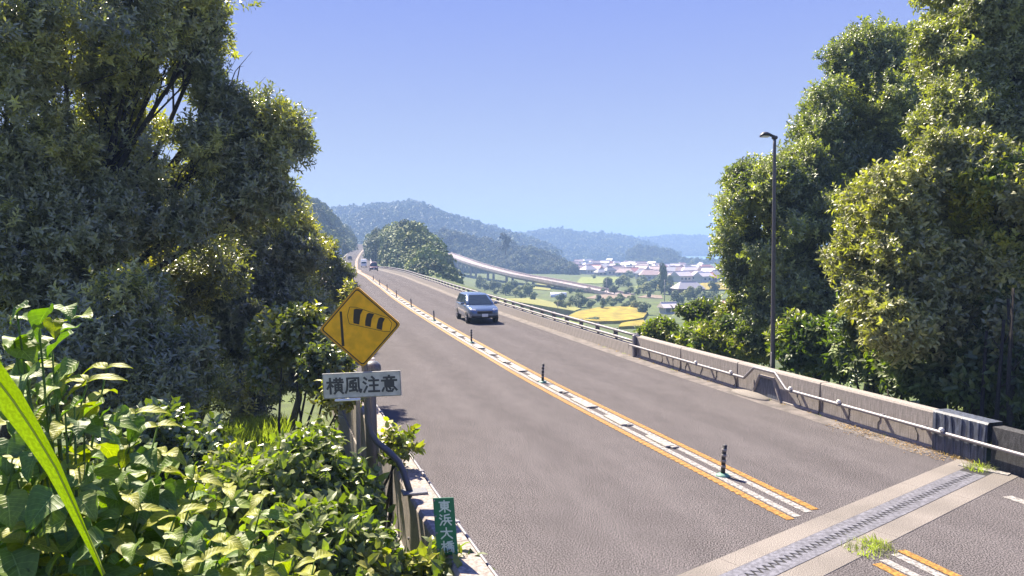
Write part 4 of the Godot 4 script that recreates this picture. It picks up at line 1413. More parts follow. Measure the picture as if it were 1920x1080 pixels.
# ---------------------------------------------------------------- big trees
func build_big_trees() -> void:
	var r := RandomNumberGenerator.new()
	r.seed = 404
	var narrow: Array = []
	var broad: Array = []
	for i in 3:
		narrow.append(spray_mesh(r, 16, .40, .13, .048))
		broad.append(spray_mesh(r, 13, .42, .135, .058))
	var shade_t := [Color(.21, .225, .16), Color(.36, .365, .22), Color(.52, .50, .17)]  # third tone mixes the yellow of sunlit, translucent leaves into the leaf colour
	tree("evergreen_oak", "huge dark evergreen oak with sunlit yellow painted into its leaves and open gaps", [[120, 30, 21.3, 190], [290, 50, 22.7, 110], [400, 40, 23.4, 60], [440, 150, 24.1, 70], [505, 260, 24.1, 72], [455, 325, 24.1, 95], [220, 270, 22.7, 100], [90, 280, 21.3, 110], [20, 130, 21.3, 90], [110, 420, 21.3, 150], [280, 390, 22.7, 120], [60, 590, 21.3, 130], [-80, 150, 19.9, 200], [-90, 450, 19.9, 200], [300, 140, 23.1, 40], [440, 210, 24.0, 55], [480, 385, 24.0, 62], [380, 310, 23.3, 70], [390, 60, 23.4, 46], [210, 160, 22.7, 60], [405, 195, 24.5, 36]],
		Vector3(-15.5, -3.6, -22.5), .34, 22000, narrow, M.leaf_dark, shade_t, 1, Vector2(.9, 1.6), -.13)
	tree("evergreen_oak", "dark evergreen oak with sunlit gold painted into its leaves, reaching the road edge behind the crosswind sign", [[430, 500, 30.4, 105], [520, 460, 31.7, 75], [560, 500, 31.7, 70], [600, 540, 32.3, 45], [560, 700, 30, 52], [625, 690, 31, 36], [500, 690, 29, 56], [560, 610, 30.4, 85], [450, 640, 29.0, 110], [330, 560, 26.4, 120], [250, 690, 25.1, 110], [600, 640, 30.4, 45], [420, 760, 26.4, 70]],
		Vector3(-13.0, -3.4, -30.0), .26, 17000, narrow, M.leaf_dark, [Color(.21, .22, .16), Color(.37, .365, .21), Color(.60, .54, .15)], 2, Vector2(1.0, 1.7), -.10)  # last tone paints the lit gold of the crown as leaf colour
	tree("roadside_tree", "lower leafy tree in front of the dark oaks, above the vines", [[180, 640, 17.5, 120], [320, 720, 17.5, 90], [250, 800, 16.9, 70], [80, 700, 16.2, 110]],
		Vector3(-10.8, -2.8, -17.4), .16, 5000, narrow, M.leaf_dark, shade_t, 3, Vector2(.8, 1.5), -.22)
	tree("roadside_tree", "green tree crown against the road bend, beyond the oak painted with sunlit gold", [[600, 490, 38.1, 34], [625, 520, 38.1, 32], [640, 560, 37.0, 28], [600, 580, 37.0, 40], [560, 560, 37.0, 45], [640, 620, 33.6, 30], [610, 680, 31.4, 45]],
		Vector3(-11.0, -4.4, -37.5), .16, 5500, narrow, M.leaf_dark, [Color(.15, .165, .10), Color(.26, .27, .13), Color(.44, .40, .11)], 4, Vector2(.8, 1.4), -.25)
	# seaward side
	var olive := [Color(.20, .225, .14), Color(.35, .365, .19), Color(.40, .41, .18)]
	var green := [Color(.185, .22, .145), Color(.33, .36, .19), Color(.42, .44, .17)]
	tree("broadleaf_tree", "rounded grey-green tree just behind the lamp post", [[1445, 370, 30.4, 82], [1415, 450, 30.4, 68], [1500, 330, 31.6, 58], [1540, 430, 30.4, 105], [1470, 480, 29.2, 85], [1480, 570, 29.2, 90], [1405, 520, 30.4, 50], [1590, 540, 29.2, 100], [1400, 350, 30.4, 38], [1560, 640, 28.1, 80]],
		Vector3(12.4, -1.6, -31.0), .24, 21000, broad, M.leaf_olive, green, 5, Vector2(.7, 1.3), -.25, .3)
	tree("broadleaf_tree", "tall dense tree with a domed top against the sky, behind the grey-green one", [[1640, 115, 34.5, 72], [1595, 165, 34.5, 68], [1700, 110, 34.5, 70], [1555, 240, 33.3, 72], [1650, 230, 34.5, 105], [1740, 190, 34.5, 90], [1530, 310, 33.3, 55], [1620, 340, 33.3, 100], [1720, 330, 33.3, 110], [1650, 450, 33.3, 110], [1580, 110, 34.5, 38]],
		Vector3(16.2, -1.6, -34.5), .32, 25000, broad, M.leaf_olive, green, 6, Vector2(.75, 1.4), -.22, .3)
	tree("broadleaf_tree", "tallest tree of the seaward wood, reaching out of the top of the picture", [[1840, 50, 24, 75], [1900, 20, 24, 100], [1790, 130, 24, 68], [1870, 150, 24, 90], [1800, 225, 23, 75], [1900, 260, 23, 95], [1980, 140, 24, 130], [1830, -40, 24, 90], [1760, 90, 24, 30], [1990, 330, 23, 110]],
		Vector3(15.5, -1.4, -23.5), .34, 24000, broad, M.leaf_olive, olive, 7, Vector2(.7, 1.3), -.22, .3)
	tree("broadleaf_tree", "olive-brown drooping tree in the middle of the seaward wood", [[1700, 395, 19, 95], [1785, 345, 19, 80], [1660, 480, 19, 75], [1760, 470, 19, 110], [1800, 430, 20.8, 80], [1690, 610, 18.0, 50], [1775, 585, 17.6, 60], [1850, 620, 17.4, 60], [1640, 560, 18.6, 40], [1850, 420, 18.5, 80], [1840, 530, 18, 80], [1700, 560, 19, 60], [1930, 400, 18, 110]],
		Vector3(10.6, -1.2, -19.0), .2, 24000, broad, M.leaf_olive, [Color(.23, .24, .14), Color(.37, .37, .19), Color(.42, .41, .18)], 8, Vector2(.7, 1.3), -.22, .45)
	tree("broadleaf_tree", "bright-leaved slender tree with yellow shoots at the picture's seaward edge", [[1885, 370, 18, 62], [1910, 460, 18, 78], [1870, 560, 18, 62], [1925, 600, 18, 75], [1960, 520, 18, 90], [1890, 660, 17.5, 44]],
		Vector3(11.6, -1.0, -18.0), .13, 13000, broad, M.leaf_bright, [Color(.11, .15, .06), Color(.21, .25, .08), Color(.45, .41, .06)], 9, Vector2(.7, 1.2), -.2, .35)
	# bare stems in the shade at the picture's edge
	var k := 0
	for s in [[1842, 770, 1850, 620, 16.4, "pale leaning"], [1868, 780, 1882, 600, 16.0, "grey twisted"], [1885, 790, 1890, 560, 16.2, "thin upright"], [1905, 800, 1900, 540, 15.8, "brown vine-wrapped"], [1820, 760, 1815, 640, 17.0, "slim dark"]]:
		var a := P(s[0], s[1], s[4]); var b := P(s[2], s[3], s[4] + .4)
		a.y = -1.0
		var t := thing("sapling", s[5] + " sapling stem in the shade above the end parapet", "sapling", a, "sapling stems above the end parapet")
		var m := (b - a) * .5 + Vector3(r.randf_range(-.12, .12), 0, r.randf_range(-.12, .12))
		obj(t, "stem", tube_mesh([Vector3.ZERO, m, b - a], [.05, .042, .03], 7), M.bark)
		for i in 3:
			var f := r.randf_range(.5, .9)
			var e := Vector3(r.randf_range(-.5, .5), .35, r.randf_range(-.4, .4))
			obj(t, "twig", tube_mesh([(b - a) * f, (b - a) * f + e], [.018, .006], 4), M.bark)
		k += 1

# ---------------------------------------------------------------- shrubs and vines
func build_shrubs() -> void:
	var r := RandomNumberGenerator.new()
	r.seed = 808
	var vein := vein_image(false)
	var veinb := vein_image(true)
	M.vein = vein
	M.veinb = veinb
	var back := Color(.75, .85, .18)
	var lt_bright := [leaf_tone(Color(.21, .26, .09), back, vein, veinb), leaf_tone(Color(.28, .33, .13), back, vein, veinb), leaf_tone(Color(.36, .37, .12), back, vein, veinb), leaf_tone(Color(.44, .40, .08), back, vein, null), leaf_tone(Color(.15, .21, .08), back, vein, veinb)]
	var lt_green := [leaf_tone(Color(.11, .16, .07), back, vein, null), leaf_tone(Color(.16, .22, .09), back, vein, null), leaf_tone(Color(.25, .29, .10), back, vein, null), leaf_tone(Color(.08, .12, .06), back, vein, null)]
	var lf: Array = []
	for i in 4:
		lf.append(big_leaf(1.0, .74 + .08 * i, .25 + .1 * i, .5, .8, 40 + i))
	var ll: Array = []
	for i in 3:
		ll.append(big_leaf(1.0, .36, .4, .5, 0.2, 50 + i))
	var fill: Array = []
	for i in 3:
		fill.append(spray_mesh(r, 8, .30, .13, .09))
	var fill_big: Array = []
	for i in 3:
		fill_big.append(spray_mesh(r, 9, .42, .20, .10))
	var tb := [Color(.16, .20, .07), Color(.26, .29, .09), Color(.42, .39, .07)]
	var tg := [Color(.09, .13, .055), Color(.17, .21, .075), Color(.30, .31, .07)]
	var sz := Vector2(.09, .16)
	shrub("leafy_vine", "pale green vine thicket piled against the outside of the concrete wall", [[640, 850, 10.2, 50], [590, 900, 9.6, 80], [655, 895, 9.8, 45], [615, 970, 9.2, 75], [680, 885, 10.4, 26], [630, 800, 10.6, 28]], Vector3(-2.9, -.9, -9.6), 300, 2600, lf, fill, M.leaf_bright, tb, lt_bright, 1, sz, "", "vine")
	shrub("leafy_vine", "yellow-green vine mound below the gap in the dark trees", [[500, 935, 9.5, 62], [440, 925, 9.8, 48], [575, 860, 10.5, 38], [540, 970, 9.0, 70], [470, 975, 8.8, 58]], Vector3(-3.6, -.6, -9.2), 300, 2400, lf, fill, M.leaf_bright, tb, lt_bright, 2, sz, "", "vine")
	shrub("leafy_vine", "low vine spread at the bottom edge between the wall foot and the big leaves", [[600, 1045, 8.0, 70], [540, 1080, 7.6, 80], [660, 1065, 8.2, 45], [640, 1100, 7.8, 60], [715, 1085, 8.4, 28]], Vector3(-2.3, -.6, -8.0), 300, 2000, lf, fill, M.leaf_bright, tb, lt_bright, 3, sz, "", "vine")
	shrub("leafy_vine", "small sprig of vine creeping over the top of the concrete wall", [[742, 838, 11.6, 10], [752, 850, 11.5, 8], [738, 858, 11.6, 8]], Vector3(-2.1, -.3, -11.6), 36, 50, lf, fill, M.leaf_bright, tb, lt_bright, 4, Vector2(.07, .12), "", "vine")
	shrub("leafy_vine", "small leafy plant growing at the foot of the green name sign", [[852, 1094, 8.45, 14], [812, 1090, 8.4, 16], [840, 1108, 8.3, 18]], Vector3(-.85, -.3, -8.0), 110, 220, lf, fill, M.leaf_bright, tb, lt_bright, 5, Vector2(.06, .11), "", "vine")
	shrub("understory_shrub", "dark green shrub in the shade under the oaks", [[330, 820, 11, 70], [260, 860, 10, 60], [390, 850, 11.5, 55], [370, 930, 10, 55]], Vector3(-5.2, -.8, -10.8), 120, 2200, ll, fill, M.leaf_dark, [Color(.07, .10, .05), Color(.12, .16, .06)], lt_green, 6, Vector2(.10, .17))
	# seaward shrubs
	shrub("seaward_shrub", "yellow-green shrub top rising above the parapet beside the rice field", [[1280, 620, 37, 38], [1335, 606, 37, 46], [1305, 648, 35, 36], [1240, 634, 38, 26], [1212, 632, 39, 12]], Vector3(10.0, -7.0, -37.0), 0, 5200, lf, fill_big, M.leaf_bright, [Color(.12, .15, .055), Color(.22, .25, .07), Color(.38, .35, .06)], lt_green, 7, sz)
	shrub("seaward_shrub", "dense green shrub between the rice field shrub and the lamp post", [[1400, 602, 34, 50], [1375, 646, 32, 46], [1430, 640, 31, 48], [1335, 658, 32, 32], [1440, 575, 35, 40]], Vector3(10.4, -5.0, -32.0), 120, 5600, lf, fill_big, M.leaf_bright, [Color(.10, .13, .055), Color(.19, .23, .07), Color(.34, .33, .06)], lt_green, 8, Vector2(.16, .26))
	shrub("broad_leaved_shrub", "shrub with broad glossy leaves hanging over the parapet beside the lamp post", [[1500, 640, 23.6, 44], [1545, 650, 22.8, 44], [1505, 672, 23.0, 26], [1580, 688, 22.0, 26]], Vector3(9.2, -.8, -23.0), 220, 1500, lf, fill_big, M.leaf_bright, tg, lt_green, 9, Vector2(.18, .32))
	var fr: Array = []
	for i in 2: fr.append(frond_mesh(r, 7, .75, .26, .085))
	shrub("compound_leaf_shrub", "bright shrub with long feathery leaves arching over the parapet", [[1640, 600, 20.6, 58], [1600, 640, 21.2, 40], [1680, 630, 20.2, 46], [1650, 676, 20.3, 36]], Vector3(9.6, -.8, -20.4), 90, 500, fr, fill_big, M.leaf_bright, tg, [mat(Color(.10, .15, .04), .45), mat(Color(.16, .20, .05), .45), mat(Color(.07, .11, .04), .45)], 10, Vector2(.7, 1.1), "", "shrub", -.3, "frond")
	shrub("broad_leaved_shrub", "leafy shrub spilling over the parapet near the blue sheet", [[1700, 712, 18.8, 26], [1745, 728, 18.2, 22], [1800, 700, 17.8, 34], [1830, 735, 17.2, 28], [1660, 705, 19.4, 22]], Vector3(9.3, -.8, -18.2), 220, 700, lf, fill_big, M.leaf_bright, tg, lt_green, 11, Vector2(.14, .24))
	shrub("broad_leaved_shrub", "dark shrub hung with vines above the end parapet", [[1860, 690, 17.2, 46], [1900, 735, 16.6, 36], [1930, 700, 16.8, 56], [1780, 640, 19.2, 40]], Vector3(10.6, -.9, -17.2), 160, 1500, lf, fill_big, M.leaf_olive, [Color(.08, .115, .05), Color(.14, .18, .065)], lt_green, 12, Vector2(.12, .2))
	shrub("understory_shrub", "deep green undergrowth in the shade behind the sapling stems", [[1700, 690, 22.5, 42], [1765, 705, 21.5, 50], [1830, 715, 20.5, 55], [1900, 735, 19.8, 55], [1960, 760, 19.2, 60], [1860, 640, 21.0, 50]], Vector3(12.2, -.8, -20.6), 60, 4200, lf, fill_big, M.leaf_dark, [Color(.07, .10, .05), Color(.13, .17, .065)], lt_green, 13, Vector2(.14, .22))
	shrub("wall_side_shrub", "dark twiggy shrub leaning against the wall behind the crosswind sign", [[590, 650, 15.6, 46], [615, 705, 14.8, 34], [555, 700, 15.4, 50], [630, 640, 16.6, 26], [640, 755, 13.6, 22], [530, 640, 16.4, 46]], Vector3(-4.5, -1.4, -15.2), 60, 3400, ll, fill, M.leaf_dark, [Color(.10, .125, .06), Color(.19, .21, .08), Color(.36, .34, .08)], lt_green, 14, Vector2(.10, .16))

# ---------------------------------------------------------------- signs
func build_signs() -> void:
	var d := 10.6
	var u := d / F
	var roll := deg_to_rad(3.8)
	var c := P(675, 613, d)
	var face := Basis(Vector3(0, 0, 1), roll)
	var s := thing("crosswind_sign", "yellow diamond crosswind warning sign with a striped windsock", "road sign")
	s.transform = Transform3D(face, c)
	var side := 77.5 * u * 1.4142
	var outer := turned(round_rect(side, side, .05), PI / 4)
	var inner := turned(round_rect(side - .045, side - .045, .04), PI / 4)
	var inner2 := turned(round_rect(side - .075, side - .075, .035), PI / 4)
	var st := st_new()
	prism(st, Transform3D(), outer, -.02, 0)
	obj(s, "plate", done(st), M.sign_yellow)
	st = st_new(); ring_into(st, outer, turned(round_rect(side - .02, side - .02, .045), PI / 4), 0, .010)
	obj(s, "rim", done(st), M.sign_rim)
	st = st_new(); ring_into(st, inner, inner2, 0, .003)
	obj(s, "border", done(st), M.sign_black)
	var sym := func(pts: Array) -> PackedVector2Array:
		var o := PackedVector2Array()
		for p in pts: o.append(Vector2((p[0] - 675) * u, (613 - p[1]) * u).rotated(-roll))
		return o
	st = st_new(); prism(st, Transform3D(), sym.call([[637.0, 584.0], [641.5, 584.0], [645.5, 649.0], [640.5, 649.0]]), 0, .003)
	obj(s, "sock_pole", done(st), M.sign_black)
	for q in [[[664, 580], [668, 578.5], [681, 580.5], [676, 590], [673.5, 608.5], [663, 606], [662.5, 598]], [[688, 589], [692, 586.5], [702, 588.5], [697, 598], [695, 613], [684.5, 610.5], [685, 602]], [[710, 597], [714, 594.5], [722, 597], [718, 605], [716, 619], [706, 616], [707, 608]]]:
		st = st_new(); prism(st, Transform3D(), sym.call(q), 0, .003)
		obj(s, "sock_stripe", done(st), M.sign_black)
	st = st_new()
	var ol: PackedVector2Array = sym.call([[656, 575.5], [668, 576], [728, 596], [735, 606], [731, 622], [720, 621.5], [655, 607], [651.5, 592]])
	for i in ol.size():
		var a := ol[i]; var b := ol[(i + 1) % ol.size()]
		cbox(st, Transform3D(Basis(Vector3(0, 0, 1), (b - a).angle()), Vector3((a.x + b.x) * .5, (a.y + b.y) * .5, .001)), Vector3((b - a).length(), .006, .003))
	obj(s, "sock_outline", done(st), M.sign_black)
	obj(s, "back_channel", box_mesh(Vector3(.5, .05, .03), .005), M.galv, Transform3D(Basis(), Vector3(0, .12, -.035)))
	# plate underneath
	var p := thing("warning_plate", "off-white plate with four dark characters under the yellow diamond sign", "road sign")
	p.transform = Transform3D(Basis(Vector3(0, 0, 1), deg_to_rad(2.6)), P(678.5, 721.5, d))
	obj(p, "plate", box_mesh(Vector3(147 * u, 48 * u, .02), .006), M.sign_white, Transform3D(Basis(), Vector3(0, 0, -.01)))
	st = st_new(); ring_into(st, round_rect(147 * u - .012, 48 * u - .012, .02), round_rect(147 * u - .022, 48 * u - .022, .018), 0, .002)
	obj(p, "border_line", done(st), M.sign_ink)
	var k := 0
	for g in ["side", "wind", "pour", "mind"]:
		obj(p, "character", glyph_mesh(g, 31 * u, 31 * u, 3.9 * u, .003), M.sign_ink, Transform3D(Basis(), Vector3((-50.5 + 34.0 * k) * u, 0, 0)))
		k += 1
	obj(p, "lower_clamp", box_mesh(Vector3(48 * u, 4 * u, .05), .008), M.white_paint, Transform3D(Basis(), Vector3(-28 * u, -27 * u, .005)))
	for x in [-10.0, 10.0]:
		obj(p, "clamp_band", box_mesh(Vector3(.05, .04, .14), .008), M.galv, Transform3D(Basis(), Vector3(x * u, 12 * u, -.09)))
	# bent pole that carries both
	var q := thing("sign_pole", "bent dark steel pole bracketed to the outside of the concrete wall", "pole", P(684, 640, d + .12))
	var o := q.position
	var path: Array = []
	for v in [[672, 545, 0], [680, 640, 0], [688, 745, 0], [690, 790, 0], [695, 812, 0], [708, 830, -.02], [730, 848, -.05], [748, 866, -.1], [757, 885, -.15], [763, 905, -.2], [769, 924, -.25]]:
		path.append(P(v[0], v[1], d + .12 + v[2]) - o)
	obj(q, "tube", tube_mesh(path, [.045], 12), M.pole_grey)
	var foot := P(777, 922, d - .15)
	obj(q, "base_plate", box_mesh(Vector3(.34, .03, .22), .006), M.steel, Transform3D(Basis(Vector3.UP, .27), foot - o))
	for x in [-.05, .05, .12]:
		obj(q, "channel", box_mesh(Vector3(.05, .75, .06), .01), M.steel, Transform3D(Basis(), foot - o + Vector3(x, -.40, .05 * x)))
	for x in [-.07, .12]:
		obj(q, "bolt", box_mesh(Vector3(.04, .04, .04), .012), M.galv, Transform3D(Basis(), foot - o + Vector3(x, -.62, .06)))
	# thicker post with a device behind the plate
	var b := P(694, 800, d + .55)
	var dp := thing("device_post", "thick grey post with a small dark lamp unit on top, behind the white plate", "post", b)
	obj(dp, "post", tube_mesh([P(700, 930, d + .55) - b, P(693, 700, d + .55) - b], [.085], 14), M.pole_grey)
	obj(dp, "side_channel", box_mesh(Vector3(.06, 1.2, .05), .012), M.galv, Transform3D(Basis(), P(672, 800, d + .5) - b))
	st = st_new(true)
	var rg: Array = []
	for e in [[-.06, .10], [0.0, .13], [.06, .12], [.11, .07], [.12, .01]]:
		var one: Array = []
		for i in 16: one.append(Vector3(cos(TAU * i / 16) * e[1], e[0], sin(TAU * i / 16) * e[1]))
		rg.append(one)
	loft(st, rg)
	obj(dp, "lamp_unit", done(st), M.blue_sheet, Transform3D(Basis(), P(698, 692, d + .5) - b))
	obj(dp, "bracket", box_mesh(Vector3(.08, .14, .05), .01), M.white_paint, Transform3D(Basis(), P(697, 680, d + .6) - b))
	# green name sign on its own stub
	var dg := 8.3
	var ug := dg / F
	var gs := thing("bridge_name_sign", "narrow upright green sign with four white characters on the concrete wall", "road sign")
	gs.transform = Transform3D(Basis(Vector3(0, 0, 1), deg_to_rad(4.2)) * Basis(Vector3.UP, -.12), P(835, 987, dg))
	obj(gs, "plate", box_mesh(Vector3(40 * ug, 109 * ug, .012), .004), M.sign_green, Transform3D(Basis(), Vector3(0, 0, -.006)))
	k = 0
	for g in ["east", "beach", "great", "bridge"]:
		obj(gs, "character", glyph_mesh(g, 24 * ug, 22.5 * ug, 2.5 * ug, .003), M.sign_letter, Transform3D(Basis(), Vector3(1.5 * ug, (38.5 - 25.8 * k) * ug, 0)))
		k += 1
	for y in [-44.0, -12.0, 20.0, 50.0]:
		obj(gs, "bolt", box_mesh(Vector3(.022, .022, .016), .006), M.galv, Transform3D(Basis(), Vector3(-17 * ug, y * ug, .004)))
	obj(gs, "stub_post", tube_mesh([Vector3(.02, -.65, -.04), Vector3(.02, .25, -.04)], [.022], 8), M.galv)
	# pale board far up the road
	var f := road_frame(s_at(290)).translated_local(Vector3(-6.6, 0, 0))
	var fb := thing("roadside_board", "small pale blue board on a post where the road bends out of sight", "road sign")
	fb.transform = f
	obj(fb, "panel", box_mesh(Vector3(2.4, 2.6, .12), .03), mat(Color(.48, .56, .66), .5), Transform3D(Basis(), Vector3(0, 3.2, 0)))
	obj(fb, "post", tube_mesh([Vector3(0, -.5, -.12), Vector3(0, 4.4, -.12)], [.09], 8), M.galv)

# ---------------------------------------------------------------- lamp, posts, vehicles
func build_lamp() -> void:
	var b := P(1449, 720, 22.2)
	b.y = -.6
	var top := P(1452.5, 258, 22.2) - b
	var t := thing("street_lamp", "tall slim grey street lamp with a single cobra head behind the parapet", "street lamp", b)
	obj(t, "pole", tube_mesh([Vector3(0, 0, 0), Vector3(0, .6, 0), top * .12, top * .5, top * .97, top], [.085, .085, .07, .058, .046, .04], 12), M.lamp_grey)
	obj(t, "service_door", box_mesh(Vector3(.02, .4, .10), .005), M.galv, Transform3D(Basis(), Vector3(-.075, 1.55, .05)))
	obj(t, "collar", box_mesh(Vector3(.16, .10, .13), .03), M.dark_steel, Transform3D(Basis(), top + Vector3(0, 0, 0)))
	var st := st_new(true)
	var rings: Array = []
	for e in [[-.02, .03, .03, .0], [.08, .05, .045, .015], [.16, .09, .06, .035], [.26, .12, .075, .055], [.36, .115, .07, .05], [.42, .08, .05, .02], [.45, .03, .03, .0]]:
		var one: Array = []
		for k in 12:
			var a := TAU * k / 12
			var y := sin(a)
			one.append(Vector3(-e[0], .03 + e[3] + (y * e[2] if y > 0 else y * .03), cos(a) * e[1]))
		rings.append(one)
	loft(st, rings)
	obj(t, "lamp_head", done(st), M.dark_steel, Transform3D(Basis(Vector3.UP, .15), top))
	obj(t, "lens", box_mesh(Vector3(.24, .04, .17), .015), M.plate_white, Transform3D(Basis(Vector3.UP, .15) , top + Vector3(-.28, .03, .0)))

func build_posts() -> void:
	var proto: Node3D = null
	var z := 13.9
	var s := s_at(13.9)
	var words := ["nearest the joint", "second from the joint", "third from the joint", "fourth, abreast of the blue car", "fifth, behind the blue car", "sixth, beyond the blue car", "seventh, small and far", "eighth, before the dark van", "ninth and farthest"]
	for i in 9:
		var f := road_frame(s).translated_local(Vector3(.02 if i else -.06, 0, 0))
		var t: Node3D
		if proto == null:
			t = thing("lane_post", "", "lane post")
			var base := st_new(true)
			var rg: Array = []
			for e in [[0.0, .13], [.025, .125], [.05, .08], [.06, .04]]:
				var one: Array = []
				for k in 16: one.append(Vector3(cos(TAU * k / 16) * e[1], e[0], sin(TAU * k / 16) * e[1]))
				rg.append(one)
			loft(base, rg)
			obj(t, "base", done(base), M.post_green)
			obj(t, "tube", tube_mesh([Vector3(0, .04, 0), Vector3(.01, .35, 0), Vector3(.035, .56, 0)], [.042, .038, .038], 12), M.black)
			obj(t, "cap", tube_mesh([Vector3(.035, .56, 0), Vector3(.036, .575, 0)], [.044, .03], 12), M.dark_steel)
			for y in [.16, .26, .36, .46]:
				obj(t, "reflective_band", tube_mesh([Vector3(.004 + .05 * maxf(0.0, y - .1), y, 0), Vector3(.006 + .055 * maxf(0.0, y - .1), y + .045, 0)], [.044], 12), M.band_grey)
			proto = t
		else:
			t = proto.duplicate()
			t.name = "lane_post"
			add_child(t, true)
		t.transform = f * Transform3D(Basis(Vector3.UP, i * .7), Vector3.ZERO)
		tag(t, "black banded lane post on the centre line, " + words[i], "lane post", "lane posts on the centre line")
		s += 10.05

func build_vehicles() -> void:
	var blue := mat(Color(.10, .15, .235), .25, .3)
	blue.clearcoat_enabled = true
	blue.clearcoat = 1.0
	blue.clearcoat_roughness = .04
	var plum := mat(Color(.10, .05, .075), .3, .4)
	var silver := mat(Color(.16, .15, .17), .3, .5)
	var turn := func(z: float, o: float, away: bool) -> Transform3D:
		var f := road_frame(s_at(z)).translated_local(Vector3(o, .01, 0))
		return f * Transform3D(Basis(Vector3.UP, PI if away else 0.0), Vector3.ZERO)
	car("blue_car", "dark blue car with a number plate driving towards the camera past the railing", turn.call(42.5, 2.35, false), blue, 1.50, 4.3)
	car("plum_van", "small dark plum van in the oncoming lane just before the white truck", turn.call(158.0, 2.9, false), plum, 1.85, 3.9)
	truck("white_truck", "small truck with a bright white front on the far bend of the road", turn.call(226.0, 2.2, false))
	car("grey_car", "small dark grey car driving away in the mountain side lane", turn.call(300.0, -2.6, true), silver, 1.6, 4.2)

